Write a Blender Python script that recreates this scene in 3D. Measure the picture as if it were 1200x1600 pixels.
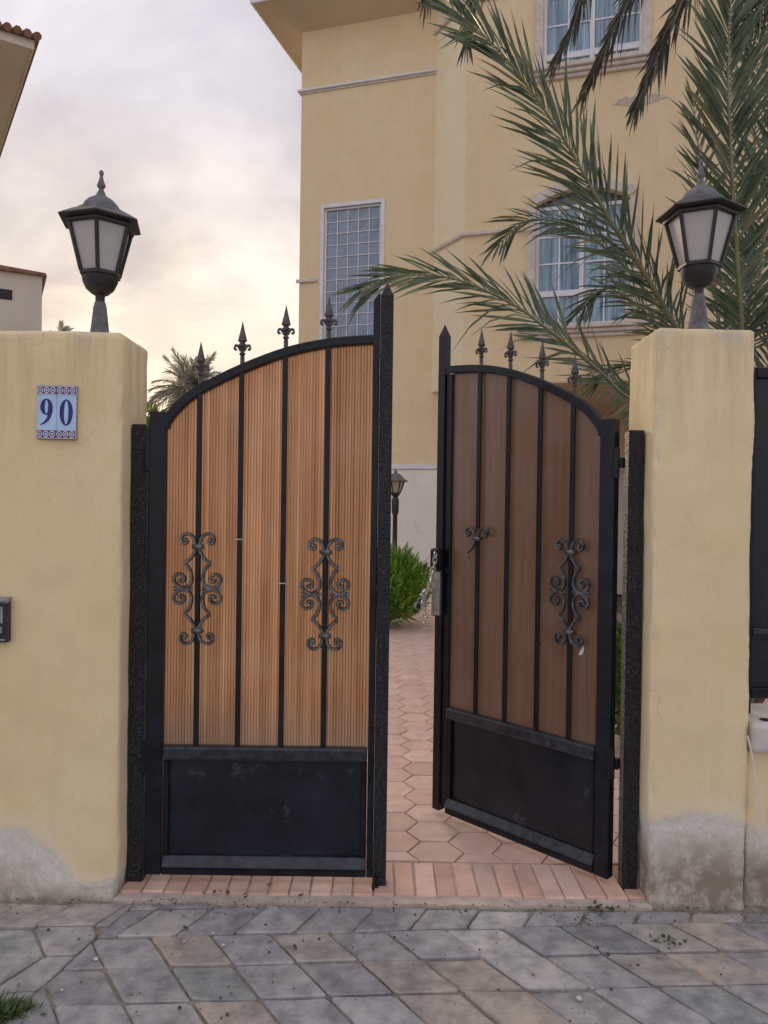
import bpy, bmesh, math, random
from mathutils import Vector, Matrix, noise as mnoise
random.seed(7)
PI = math.pi; R = math.radians
for o in list(bpy.data.objects): bpy.data.objects.remove(o)
scene = bpy.context.scene
COL = scene.collection

# ------------------------------------------------------------------ camera
CAM_H = 1.5
cam_d = bpy.data.cameras.new('camera'); cam = bpy.data.objects.new('camera', cam_d); COL.objects.link(cam)
cam_d.sensor_fit = 'HORIZONTAL'; cam_d.sensor_width = 36; cam_d.lens = 36
cam_d.clip_start = 0.05; cam_d.clip_end = 2000
CM = Matrix.Rotation(R(90 - 0.477), 3, 'X') @ Matrix.Rotation(R(0.78), 3, 'Z')
cam.matrix_world = Matrix.Translation((0, 0, CAM_H)) @ CM.to_4x4()
scene.camera = cam
scene.render.resolution_x = 768; scene.render.resolution_y = 1024

# ------------------------------------------------------------------ world: dusk sky with thin cloud
SUN_AZ, SUN_EL = R(-18), R(13)
S = Vector((math.sin(SUN_AZ)*math.cos(SUN_EL), math.cos(SUN_AZ)*math.cos(SUN_EL), math.sin(SUN_EL)))
world = bpy.data.worlds.new('World'); scene.world = world; world.use_nodes = True
nt = world.node_tree; nt.nodes.clear()
def N(nt, t, **kw):
    n = nt.nodes.new(t)
    for k, v in kw.items():
        if k.startswith('i_'): n.inputs[k[2:].replace('_', ' ')].default_value = v
        else: setattr(n, k, v)
    return n
def L(nt, a, b): nt.links.new(a, b)
def math_n(nt, op, a, b=None, clamp=False):
    n = nt.nodes.new('ShaderNodeMath'); n.operation = op; n.use_clamp = clamp
    for i, v in enumerate((a, b)):
        if v is None: continue
        if isinstance(v, (int, float)): n.inputs[i].default_value = v
        else: nt.links.new(v, n.inputs[i])
    return n.outputs[0]
def mixc(nt, f, a, b, blend='MIX'):
    n = nt.nodes.new('ShaderNodeMix'); n.data_type = 'RGBA'; n.blend_type = blend
    for i, v in ((0, f), (6, a), (7, b)):
        if isinstance(v, (int, float)): n.inputs[i].default_value = v
        elif isinstance(v, (tuple, list)): n.inputs[i].default_value = (*v[:3], 1)
        else: nt.links.new(v, n.inputs[i])
    return n.outputs[2]
def ramp(nt, fac, stops):
    n = nt.nodes.new('ShaderNodeValToRGB')
    el = n.color_ramp.elements
    while len(el) < len(stops): el.new(0.5)
    for e, (p, c) in zip(el, stops):
        e.position = p; e.color = (c, c, c, 1) if isinstance(c, (int, float)) else (*c, 1)
    nt.links.new(fac, n.inputs[0]); return n.outputs[0]

tc = N(nt, 'ShaderNodeTexCoord'); DIR = tc.outputs['Generated']
sky = N(nt, 'ShaderNodeTexSky', sky_type='NISHITA', sun_disc=False, sun_elevation=SUN_EL, sun_rotation=SUN_AZ)
sky.dust_density = 2.0; sky.air_density = 1.0
dp = nt.nodes.new('ShaderNodeVectorMath'); dp.operation = 'DOT_PRODUCT'; L(nt, DIR, dp.inputs[0]); dp.inputs[1].default_value = S
sep = N(nt, 'ShaderNodeSeparateXYZ'); L(nt, DIR, sep.inputs[0])
zc = math_n(nt, 'MAXIMUM', sep.outputs[2], 0.0)
den = math_n(nt, 'ADD', zc, 0.30)
cx = math_n(nt, 'DIVIDE', sep.outputs[0], den); cy = math_n(nt, 'DIVIDE', sep.outputs[1], den)
comb = N(nt, 'ShaderNodeCombineXYZ'); L(nt, cx, comb.inputs[0]); L(nt, cy, comb.inputs[1]); comb.inputs[2].default_value = 15.3   # cloud pattern
nz = N(nt, 'ShaderNodeTexNoise', i_Scale=1.7, i_Detail=7.0, i_Roughness=0.5, i_Distortion=0.5)
L(nt, comb.outputs[0], nz.inputs['Vector'])
nz2 = N(nt, 'ShaderNodeTexNoise', i_Scale=3.6, i_Detail=5.0, i_Roughness=0.5, i_Distortion=0.3)
L(nt, comb.outputs[0], nz2.inputs['Vector'])
shade = ramp(nt, nz.outputs[0], [(0.36, 0.0), (0.64, 1.0)])
cover = ramp(nt, nz2.outputs[0], [(0.30, 0.93), (0.55, 0.99)])
warm_az = ramp(nt, dp.outputs['Value'], [(0.30, 0.0), (0.97, 1.0)])
warm_el = ramp(nt, zc, [(0.02, 1.0), (0.22, 0.62), (0.46, 0.06)])
warm = math_n(nt, 'MULTIPLY', warm_az, warm_el, True)
lo = mixc(nt, warm, (3.85, 3.75, 4.35), (6.6, 5.35, 4.2))     # thicker cloud
hi = mixc(nt, warm, (7.8, 7.5, 8.0), (8.9, 7.4, 5.1))    # lit thin cloud
cl = mixc(nt, shade, lo, hi)
fin = mixc(nt, cover, sky.outputs[0], cl)
bg = N(nt, 'ShaderNodeBackground', i_Strength=0.10); L(nt, fin, bg.inputs[0])
wo = N(nt, 'ShaderNodeOutputWorld'); L(nt, bg.outputs[0], wo.inputs[0])

# ------------------------------------------------------------------ sun (veiled, low, behind the left wall)
sd = bpy.data.lights.new('sun', 'SUN'); sd.energy = 1.5; sd.angle = R(15); sd.color = (1.0, 0.80, 0.56)
sun = bpy.data.objects.new('sun', sd); COL.objects.link(sun)
sun.rotation_euler = S.to_track_quat('Z', 'Y').to_euler()
vs = scene.view_settings; vs.view_transform = 'Standard'; vs.look = 'None'; vs.gamma = 1; vs.use_curve_mapping = False
vs.exposure = 0.42

# ------------------------------------------------------------------ pixel helpers (photo pixels, 1200 x 1600)
def ray(px, py): return CM @ Vector(((px - 600)/1200, (800 - py)/1200, -1))
def P(px, py, Y):
    d = ray(px, py); return Vector((0, 0, CAM_H)) + d*(Y/d.y)

# ------------------------------------------------------------------ materials
MATS = {}
def base_mat(name):
    m = bpy.data.materials.new(name); m.use_nodes = True
    b = m.node_tree.nodes['Principled BSDF']; MATS[name] = m
    return m, m.node_tree, b
def pmat(name, c1, c2=None, scale=6.0, rough=0.6, bump=0.0, bscale=40.0, metal=0.0, objcol=False, spec=0.5, rvar=0.0, detail=6.0, dirt=None):
    m, t, b = base_mat(name)
    c2 = c2 or c1
    co = N(t, 'ShaderNodeTexCoord').outputs['Object']
    n1 = N(t, 'ShaderNodeTexNoise', i_Scale=scale, i_Detail=detail, i_Roughness=0.6); L(t, co, n1.inputs['Vector'])
    f = ramp(t, n1.outputs[0], [(0.35, 0.0), (0.65, 1.0)])
    c = mixc(t, f, c1, c2)
    if dirt:
        n3 = N(t, 'ShaderNodeTexNoise', i_Scale=dirt[1], i_Detail=8.0, i_Roughness=0.7); L(t, co, n3.inputs['Vector'])
        g = ramp(t, n3.outputs[0], [(dirt[2], 0.0), (dirt[2] + 0.12, dirt[3])])
        c = mixc(t, g, c, dirt[0])
    if objcol:
        oi = N(t, 'ShaderNodeObjectInfo'); c = mixc(t, 1.0, c, oi.outputs['Color'], 'MULTIPLY')
    L(t, c, b.inputs['Base Color'])
    b.inputs['Roughness'].default_value = rough; b.inputs['Metallic'].default_value = metal
    b.inputs['Specular IOR Level'].default_value = spec
    if rvar:
        rr = math_n(t, 'ADD', math_n(t, 'MULTIPLY', n1.outputs[0], rvar), rough - rvar*0.5, True); L(t, rr, b.inputs['Roughness'])
    if bump:
        n2 = N(t, 'ShaderNodeTexNoise', i_Scale=bscale, i_Detail=5.0, i_Roughness=0.6); L(t, co, n2.inputs['Vector'])
        bn = N(t, 'ShaderNodeBump', i_Strength=min(1.0, bump), i_Distance=0.004); L(t, n2.outputs[0], bn.inputs['Height'])
        L(t, bn.outputs[0], b.inputs['Normal'])
    return m

def plaster_mat(name, c1, c2, c3, worn=(0.50, 0.46, 0.44), streak=0.5, ztop=None, grain=1.0):
    """Painted plaster: patchy paint, run-off streaks, hair cracks, worn areas driven by the mesh attribute 'wear'."""
    m, t, b = base_mat(name)
    co = N(t, 'ShaderNodeTexCoord').outputs['Object']
    def noise(scale, detail=5.0, rough=0.6, vec=co):
        n = N(t, 'ShaderNodeTexNoise', i_Scale=scale, i_Detail=detail, i_Roughness=rough); L(t, vec, n.inputs['Vector']); return n.outputs[0]
    n1 = noise(1.6, 6.0, 0.6)
    c = mixc(t, ramp(t, n1, [(0.35, 0.0), (0.65, 1.0)]), c1, c2)
    n1b = noise(5.5, 6.0, 0.65)
    c = mixc(t, ramp(t, n1b, [(0.50, 0.0), (0.70, 0.45)]), c, c3)
    mp = N(t, 'ShaderNodeMapping'); mp.inputs['Scale'].default_value = (9, 9, 0.7); L(t, co, mp.inputs['Vector'])
    st = noise(1.0, 5.0, 0.6, mp.outputs[0])
    c = mixc(t, ramp(t, st, [(0.50, 0.0), (0.74, streak)]), c, c3)
    if ztop:       # rain drips below the top edge
        sp = N(t, 'ShaderNodeSeparateXYZ'); L(t, co, sp.inputs[0])
        mp2 = N(t, 'ShaderNodeMapping'); mp2.inputs['Scale'].default_value = (22, 22, 1.2); L(t, co, mp2.inputs['Vector'])
        dr = math_n(t, 'MULTIPLY', ramp(t, noise(1.0, 4.0, 0.6, mp2.outputs[0]), [(0.42, 0.0), (0.66, 1.0)]), ramp(t, math_n(t, 'SUBTRACT', sp.outputs[2], ztop - 0.6), [(0.10, 0.0), (0.56, 0.42)]))
        c = mixc(t, dr, c, (0.44, 0.33, 0.18))
        c = mixc(t, math_n(t, 'MULTIPLY', ramp(t, noise(13.0, 6.0), [(0.46, 0.0), (0.6, 1.0)]), ramp(t, math_n(t, 'SUBTRACT', sp.outputs[2], ztop - 0.10), [(0.02, 0.0), (0.09, 0.55)])), c, (0.62, 0.58, 0.53))
    n3 = noise(38.0, 8.0, 0.75)
    c = mixc(t, ramp(t, n3, [(0.69, 0.0), (0.75, 0.6)]), c, (0.22, 0.17, 0.12))
    fine = noise(170.0, 4.0, 0.7)
    c = mixc(t, ramp(t, fine, [(0.30, 0.16*grain), (0.55, 0.0)]), c, (0.25, 0.19, 0.11))
    # hair cracks
    wv = N(t, 'ShaderNodeVectorMath', operation='ADD'); L(t, co, wv.inputs[0])
    wn = N(t, 'ShaderNodeTexNoise', i_Scale=6.0, i_Detail=4.0); L(t, co, wn.inputs['Vector'])
    ws = N(t, 'ShaderNodeVectorMath', operation='SCALE'); L(t, wn.outputs['Color'], ws.inputs[0]); ws.inputs['Scale'].default_value = 0.22; L(t, ws.outputs[0], wv.inputs[1])
    vo = N(t, 'ShaderNodeTexVoronoi', feature='DISTANCE_TO_EDGE', i_Scale=2.6); L(t, wv.outputs[0], vo.inputs['Vector'])
    ck = math_n(t, 'MULTIPLY', ramp(t, vo.outputs['Distance'], [(0.0, 1.0), (0.006, 0.0)]), ramp(t, noise(2.1, 3.0), [(0.60, 0.0), (0.70, 1.0)]))
    c = mixc(t, math_n(t, 'MULTIPLY', ck, 0.30), c, (0.20, 0.15, 0.10))
    at = N(t, 'ShaderNodeAttribute', attribute_name='wear')
    n4 = noise(16.0, 8.0, 0.68)
    w = math_n(t, 'ADD', at.outputs['Fac'], math_n(t, 'MULTIPLY', math_n(t, 'SUBTRACT', n4, 0.5), 0.75))
    fade = ramp(t, w, [(0.22, 0.0), (0.52, 0.7)])                     # chalky faded paint round the bare plaster
    c = mixc(t, fade, c, tuple(0.5*a_ + 0.5*b_ for a_, b_ in zip(c2, worn)))
    wm = ramp(t, w, [(0.47, 0.0), (0.64, 1.0)])
    n5 = noise(45.0, 6.0, 0.75)
    wc = mixc(t, ramp(t, n5, [(0.36, 0.0), (0.66, 1.0)]), tuple(x*0.78 for x in worn), worn)
    low = math_n(t, 'MULTIPLY', ramp(t, at.outputs['Fac'], [(0.70, 0.0), (0.93, 1.0)]), ramp(t, noise(9.0, 7.0, 0.7), [(0.34, 0.25), (0.56, 1.0)]))
    wc = mixc(t, low, wc, (0.30, 0.25, 0.195))
    c = mixc(t, wm, c, wc)
    L(t, c, b.inputs['Base Color']); b.inputs['Roughness'].default_value = 0.9; b.inputs['Specular IOR Level'].default_value = 0.2
    h = math_n(t, 'ADD', math_n(t, 'MULTIPLY', n3, 0.35), math_n(t, 'MULTIPLY', fine, 0.30*grain))
    h = math_n(t, 'ADD', h, math_n(t, 'MULTIPLY', math_n(t, 'MULTIPLY', wm, n5), 1.0))
    h = math_n(t, 'SUBTRACT', h, math_n(t, 'MULTIPLY', wm, 1.0)); h = math_n(t, 'SUBTRACT', h, math_n(t, 'MULTIPLY', ck, 0.5))
    bn = N(t, 'ShaderNodeBump', i_Strength=0.6, i_Distance=0.004); L(t, h, bn.inputs['Height']); L(t, bn.outputs[0], b.inputs['Normal'])
    return m

def embossed_mat(name):
    m, t, b = base_mat(name)
    co = N(t, 'ShaderNodeTexCoord').outputs['Object']
    mp = N(t, 'ShaderNodeMapping'); mp.inputs['Scale'].default_value = (1, 1, 0.75); L(t, co, mp.inputs['Vector'])
    wv = N(t, 'ShaderNodeTexWave', i_Scale=26.0, i_Distortion=16.0, i_Detail=2.0, i_Detail_Scale=2.2); L(t, mp.outputs[0], wv.inputs['Vector'])
    nn = N(t, 'ShaderNodeTexNoise', i_Scale=14.0, i_Detail=5.0); L(t, co, nn.inputs['Vector'])
    L(t, mixc(t, nn.outputs[0], (0.006, 0.007, 0.011), (0.032, 0.034, 0.042)), b.inputs['Base Color'])
    b.inputs['Roughness'].default_value = 0.40
    bn = N(t, 'ShaderNodeBump', i_Strength=1.0, i_Distance=0.0055); L(t, wv.outputs['Fac'], bn.inputs['Height']); L(t, bn.outputs[0], b.inputs['Normal'])
    return m

def panel_mat(name):
    """Bronze ribbed polycarbonate: translucent, with the dark inner webs of the sheet."""
    m, t, b = base_mat(name)
    out = t.nodes['Material Output']
    co = N(t, 'ShaderNodeTexCoord').outputs['Object']
    sp = N(t, 'ShaderNodeSeparateXYZ'); L(t, co, sp.inputs[0])
    fr = math_n(t, 'FRACT', math_n(t, 'ABSOLUTE', math_n(t, 'MULTIPLY', sp.outputs[0], 1/0.0115)))
    web = ramp(t, fr, [(0.0, 1.0), (0.12, 1.0), (0.24, 0.0), (0.86, 0.0)])
    mp = N(t, 'ShaderNodeMapping'); mp.inputs['Scale'].default_value = (14, 1, 0.8); L(t, co, mp.inputs['Vector'])
    n1 = N(t, 'ShaderNodeTexNoise', i_Scale=1.5, i_Detail=4.0); L(t, mp.outputs[0], n1.inputs['Vector'])
    mp2 = N(t, 'ShaderNodeMapping'); mp2.inputs['Scale'].default_value = (60, 1, 2.5); L(t, co, mp2.inputs['Vector'])
    n2 = N(t, 'ShaderNodeTexNoise', i_Scale=1.5, i_Detail=6.0, i_Roughness=0.7); L(t, mp2.outputs[0], n2.inputs['Vector'])
    oi = N(t, 'ShaderNodeObjectInfo')
    rib = N(t, 'ShaderNodeTexWhiteNoise', noise_dimensions='1D'); L(t, math_n(t, 'FLOOR', math_n(t, 'MULTIPLY', sp.outputs[0], 1/0.0115)), rib.inputs['W'])
    n1f = ramp(t, n1.outputs[0], [(0.34, 0.0), (0.66, 1.0)])
    c = mixc(t, n1f, (0.54, 0.29, 0.16), (0.75, 0.46, 0.29))
    rv = math_n(t, 'ADD', math_n(t, 'MULTIPLY', rib.outputs['Value'], 0.42), 0.76)
    c = mixc(t, 1.0, c, rv, 'MULTIPLY')
    big = N(t, 'ShaderNodeTexNoise', i_Scale=3.0, i_Detail=5.0); L(t, co, big.inputs['Vector'])
    c = mixc(t, ramp(t, big.outputs[0], [(0.52, 0.0), (0.74, 0.4)]), c, (0.74, 0.55, 0.42))
    c = mixc(t, 1.0, c, oi.outputs['Color'], 'MULTIPLY')
    c = mixc(t, ramp(t, n2.outputs[0], [(0.63, 0.0), (0.72, 0.6)]), c, (0.07, 0.05, 0.04))
    dn = N(t, 'ShaderNodeTexNoise', i_Scale=9.0, i_Detail=6.0, i_Roughness=0.7); L(t, co, dn.inputs['Vector'])
    foot = ramp(t, math_n(t, 'ADD', sp.outputs[2], math_n(t, 'MULTIPLY', dn.outputs[0], 0.25)), [(0.66, 0.6), (0.86, 0.0)])
    ct = mixc(t, math_n(t, 'MULTIPLY', web, 0.18), c, (0.07, 0.032, 0.018))
    ct = mixc(t, foot, ct, (0.42, 0.38, 0.36))
    tr = N(t, 'ShaderNodeBsdfTranslucent'); L(t, ct, tr.inputs['Color'])
    cd = mixc(t, 0.80, ct, (0.085, 0.074, 0.066))
    L(t, cd, b.inputs['Base Color']); b.inputs['Roughness'].default_value = 0.17; b.inputs['Specular IOR Level'].default_value = 0.7
    bn = N(t, 'ShaderNodeBump', i_Strength=0.18, i_Distance=0.003); L(t, n2.outputs[0], bn.inputs['Height']); L(t, bn.outputs[0], b.inputs['Normal'])
    ad = N(t, 'ShaderNodeMixShader'); ad.inputs[0].default_value = 0.64
    L(t, b.outputs[0], ad.inputs[1]); L(t, tr.outputs[0], ad.inputs[2]); L(t, ad.outputs[0], out.inputs[0])
    return m

def leaf_mat(name, c1, c2, scale=3.0, trans=0.35, rough=0.42):
    m, t, b = base_mat(name); out = t.nodes['Material Output']
    co = N(t, 'ShaderNodeTexCoord').outputs['Object']
    n1 = N(t, 'ShaderNodeTexNoise', i_Scale=scale, i_Detail=4.0, i_Roughness=0.7); L(t, co, n1.inputs['Vector'])
    c = mixc(t, ramp(t, n1.outputs[0], [(0.35, 0.0), (0.65, 1.0)]), c1, c2)
    L(t, c, b.inputs['Base Color']); b.inputs['Roughness'].default_value = rough
    tr = N(t, 'ShaderNodeBsdfTranslucent'); L(t, c, tr.inputs['Color'])
    mx = N(t, 'ShaderNodeMixShader'); mx.inputs[0].default_value = trans
    L(t, b.outputs[0], mx.inputs[1]); L(t, tr.outputs[0], mx.inputs[2]); L(t, mx.outputs[0], out.inputs[0])
    return m

def frosted_mat(name, c):
    m, t, b = base_mat(name); out = t.nodes['Material Output']
    co = N(t, 'ShaderNodeTexCoord').outputs['Object']
    n1 = N(t, 'ShaderNodeTexNoise', i_Scale=9.0, i_Detail=5.0); L(t, co, n1.inputs['Vector'])
    cc = mixc(t, n1.outputs[0], tuple(x*0.8 for x in c), c)
    L(t, cc, b.inputs['Base Color']); b.inputs['Roughness'].default_value = 0.28
    tr = N(t, 'ShaderNodeBsdfTranslucent'); L(t, cc, tr.inputs['Color'])
    mx = N(t, 'ShaderNodeMixShader'); mx.inputs[0].default_value = 0.4
    L(t, b.outputs[0], mx.inputs[1]); L(t, tr.outputs[0], mx.inputs[2]); L(t, mx.outputs[0], out.inputs[0])
    return m

def curtain_glass(name, c1, c2, rough=0.06, sx=26):
    """Window glass over drawn net curtains: glossy coat on a folded pale cloth colour."""
    m, t, b = base_mat(name)
    co = N(t, 'ShaderNodeTexCoord').outputs['Object']
    mp = N(t, 'ShaderNodeMapping'); mp.inputs['Scale'].default_value = (sx, 1, 0.8); L(t, co, mp.inputs['Vector'])
    n1 = N(t, 'ShaderNodeTexNoise', i_Scale=1.0, i_Detail=3.0, i_Distortion=0.4); L(t, mp.outputs[0], n1.inputs['Vector'])
    L(t, mixc(t, ramp(t, n1.outputs[0], [(0.35, 0.0), (0.65, 1.0)]), c1, c2), b.inputs['Base Color'])
    b.inputs['Roughness'].default_value = 0.5
    b.inputs['Coat Weight'].default_value = 1.0; b.inputs['Coat Roughness'].default_value = rough; b.inputs['Coat IOR'].default_value = 1.9
    b.inputs['Coat Tint'].default_value = (0.80, 0.92, 1.0, 1)
    return m

plaster_mat('pillar_plaster', (0.84, 0.685, 0.395), (0.90, 0.755, 0.485), (0.76, 0.61, 0.38), worn=(0.85, 0.79, 0.71), streak=0.35, ztop=2.16)
plaster_mat('house_plaster', (0.80, 0.63, 0.385), (0.85, 0.69, 0.45), (0.73, 0.56, 0.35), streak=0.30, grain=0.5)
plaster_mat('lit_splay_plaster', (0.88, 0.76, 0.52), (0.92, 0.81, 0.58), (0.82, 0.70, 0.48), streak=0.2, grain=0.5)  # house plaster for the splayed corner, its brighter light painted into the colour
pmat('plinth_paint', (0.80, 0.765, 0.69), (0.85, 0.815, 0.745), 2.0, 0.85, 0.2, 60, dirt=((0.55, 0.5, 0.46), 3.0, 0.58, 0.5))
pmat('white_trim', (0.70, 0.70, 0.74), (0.82, 0.82, 0.86), 5.0, 0.6, 0.1)
pmat('stone_trim', (0.58, 0.50, 0.44), (0.72, 0.65, 0.59), 8.0, 0.8, 0.3, 60)
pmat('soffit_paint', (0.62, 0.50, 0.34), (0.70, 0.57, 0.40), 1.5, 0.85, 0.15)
pmat('black_metal', (0.006, 0.007, 0.011), (0.014, 0.016, 0.023), 14.0, 0.34, 0.25, 110, rvar=0.3, spec=0.32, dirt=((0.15, 0.14, 0.135), 34.0, 0.69, 0.6))
pmat('kick_sheet', (0.008, 0.010, 0.016), (0.018, 0.022, 0.032), 5.0, 0.30, 0.10, 12, rvar=0.3, spec=0.4, dirt=((0.22, 0.25, 0.30), 6.0, 0.59, 0.34))
pmat('rail_dusty', (0.014, 0.017, 0.024), (0.040, 0.046, 0.060), 20.0, 0.30, 0.2, 90, rvar=0.3, dirt=((0.18, 0.19, 0.21), 30.0, 0.62, 0.55))
pmat('iron_cast', (0.060, 0.066, 0.070), (0.23, 0.24, 0.245), 30.0, 0.34, 0.3, 120, metal=0.75, rvar=0.25)
pmat('finial_iron', (0.040, 0.036, 0.038), (0.14, 0.125, 0.125), 40.0, 0.5, 0.4, 150, metal=0.2, dirt=((0.20, 0.11, 0.06), 60.0, 0.6, 0.5))
embossed_mat('embossed_iron'); panel_mat('bronze_panel')
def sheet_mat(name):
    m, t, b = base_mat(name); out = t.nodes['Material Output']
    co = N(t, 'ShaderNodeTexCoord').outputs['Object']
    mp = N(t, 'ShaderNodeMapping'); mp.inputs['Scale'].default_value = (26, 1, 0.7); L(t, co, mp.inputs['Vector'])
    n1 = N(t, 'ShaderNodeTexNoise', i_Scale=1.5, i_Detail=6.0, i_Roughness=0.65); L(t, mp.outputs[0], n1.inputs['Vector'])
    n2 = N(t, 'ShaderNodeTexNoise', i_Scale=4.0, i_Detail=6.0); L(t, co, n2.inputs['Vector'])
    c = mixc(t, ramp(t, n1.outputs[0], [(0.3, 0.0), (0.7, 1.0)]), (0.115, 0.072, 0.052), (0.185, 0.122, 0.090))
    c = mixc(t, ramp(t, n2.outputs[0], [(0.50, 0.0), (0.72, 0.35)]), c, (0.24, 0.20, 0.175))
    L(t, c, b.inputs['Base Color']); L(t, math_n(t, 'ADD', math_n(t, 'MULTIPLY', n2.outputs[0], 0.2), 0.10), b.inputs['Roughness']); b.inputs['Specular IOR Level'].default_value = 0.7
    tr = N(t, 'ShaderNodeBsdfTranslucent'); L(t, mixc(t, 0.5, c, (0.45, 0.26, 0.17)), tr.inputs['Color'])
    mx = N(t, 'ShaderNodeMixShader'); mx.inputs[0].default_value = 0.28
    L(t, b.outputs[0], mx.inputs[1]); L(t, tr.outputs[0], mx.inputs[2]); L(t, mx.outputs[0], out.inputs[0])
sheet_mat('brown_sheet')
pmat('panel_web', (0.13, 0.085, 0.06), (0.20, 0.13, 0.09), 12.0, 0.4)
pmat('lantern_black', (0.014, 0.013, 0.013), (0.030, 0.027, 0.026), 20.0, 0.45, 0.3, 140, rvar=0.2)
pmat('lantern_grey', (0.085, 0.082, 0.090), (0.18, 0.175, 0.185), 24.0, 0.6, 0.5, 120, dirt=((0.32, 0.30, 0.28), 30.0, 0.6, 0.6))
frosted_mat('frosted_glass', (0.84, 0.81, 0.78)); frosted_mat('yellowed_glass', (0.75, 0.70, 0.52))
pmat('steel_lock', (0.34, 0.34, 0.33), (0.48, 0.47, 0.46), 30.0, 0.45, 0.2, metal=0.6, dirt=((0.2, 0.15, 0.1), 40.0, 0.62, 0.6))
pmat('chain_steel', (0.55, 0.56, 0.58), (0.72, 0.72, 0.74), 40.0, 0.3, 0.1, metal=0.9)
pmat('paver_stone', (0.66, 0.66, 0.66), (1.16, 1.15, 1.13), 13.0, 0.88, 1.0, 70, detail=10.0, objcol=True, spec=0.3, dirt=((1.5, 1.36, 1.18), 5.0, 0.53, 0.55))
pmat('joint_sand', (0.17, 0.15, 0.125), (0.36, 0.32, 0.27), 25.0, 0.95, 0.9, 120)
pmat('terracotta', (0.82, 0.82, 0.82), (1.02, 1.02, 1.02), 9.0, 0.75, 0.5, 90, objcol=True, spec=0.3, dirt=((0.80, 0.76, 0.72), 7.0, 0.58, 0.5))
pmat('path_joint', (0.30, 0.22, 0.18), (0.42, 0.32, 0.27), 20.0, 0.95, 0.5, 100)
pmat('street_ground', (0.36, 0.33, 0.29), (0.44, 0.40, 0.35), 0.5, 0.95, 0.5, 20)
pmat('garden_soil', (0.14, 0.11, 0.075), (0.22, 0.18, 0.12), 2.0, 0.95, 0.8, 30)
pmat('cement', (0.46, 0.385, 0.335), (0.64, 0.53, 0.46), 12.0, 0.95, 0.9, 60, dirt=((0.16, 0.13, 0.10), 9.0, 0.58, 0.7))
pmat('tile_white', (0.40, 0.58, 0.86), (0.50, 0.67, 0.94), 12.0, 0.15, 0.0)
pmat('tile_blue', (0.003, 0.004, 0.13), (0.006, 0.008, 0.19), 20.0, 0.2)
pmat('tile_edge', (0.30, 0.22, 0.18), (0.42, 0.34, 0.26), 40.0, 0.7)
pmat('tile_motif', (0.62, 0.58, 0.66), (0.80, 0.76, 0.80), 40.0, 0.25)
pmat('dark_plastic', (0.012, 0.012, 0.014), (0.03, 0.03, 0.034), 20.0, 0.4)
pmat('grey_plastic', (0.22, 0.23, 0.24), (0.30, 0.31, 0.32), 20.0, 0.35)
pmat('coping_stone', (0.58, 0.55, 0.50), (0.72, 0.69, 0.64), 9.0, 0.8, 0.5, 60)
pmat('cable_white', (0.75, 0.74, 0.70), None, 5.0, 0.5)
pmat('roof_tile', (0.17, 0.085, 0.055), (0.28, 0.15, 0.10), 6.0, 0.85, 0.4)
pmat('neighbour_wall', (0.55, 0.50, 0.43), (0.62, 0.57, 0.50), 0.6, 0.9, 0.2)
pmat('neighbour_soffit', (0.60, 0.54, 0.46), (0.66, 0.60, 0.52), 1.0, 0.9)
pmat('dark_void', (0.012, 0.011, 0.010), None, 3.0, 0.6)
curtain_glass('stair_glass', (0.09, 0.13, 0.20), (0.15, 0.21, 0.30), 0.10, 3)
curtain_glass('curtain_glass', (0.045, 0.095, 0.14), (0.34, 0.47, 0.56), 0.04, 24)
curtain_glass('dark_glass', (0.02, 0.03, 0.04), (0.06, 0.08, 0.10), 0.05, 9)
pmat('trunk_bark', (0.10, 0.075, 0.05), (0.20, 0.15, 0.10), 9.0, 0.95, 1.0, 25)
leaf_mat('palm_leaf', (0.055, 0.085, 0.045), (0.18, 0.225, 0.140), 5.0, 0.30, 0.34)
leaf_mat('palm_leaf_old', (0.050, 0.052, 0.034), (0.135, 0.125, 0.080), 3.0, 0.22, 0.5)
leaf_mat('palm_leaf_hazed', (0.34, 0.33, 0.27), (0.46, 0.44, 0.36), 1.0, 0.55, 0.6)  # distance haze and backlight put into a paler leaf colour
leaf_mat('palm_leaf_dry', (0.17, 0.16, 0.075), (0.30, 0.26, 0.14), 4.0, 0.3, 0.5)
pmat('rachis', (0.15, 0.15, 0.075), (0.24, 0.22, 0.12), 8.0, 0.5, 0.2)
leaf_mat('bush_leaf', (0.10, 0.23, 0.030), (0.30, 0.48, 0.07), 5.0, 0.45, 0.4)
leaf_mat('shrub_leaf', (0.06, 0.14, 0.025), (0.20, 0.28, 0.045), 3.0, 0.40, 0.4)
leaf_mat('weed_leaf', (0.04, 0.09, 0.02), (0.08, 0.15, 0.03), 9.0, 0.3)
pmat('dry_leaf', (0.06, 0.04, 0.025), (0.14, 0.09, 0.05), 30.0, 0.8)
pmat('pebble', (0.50, 0.48, 0.45), (0.66, 0.64, 0.60), 20.0, 0.8)

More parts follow.
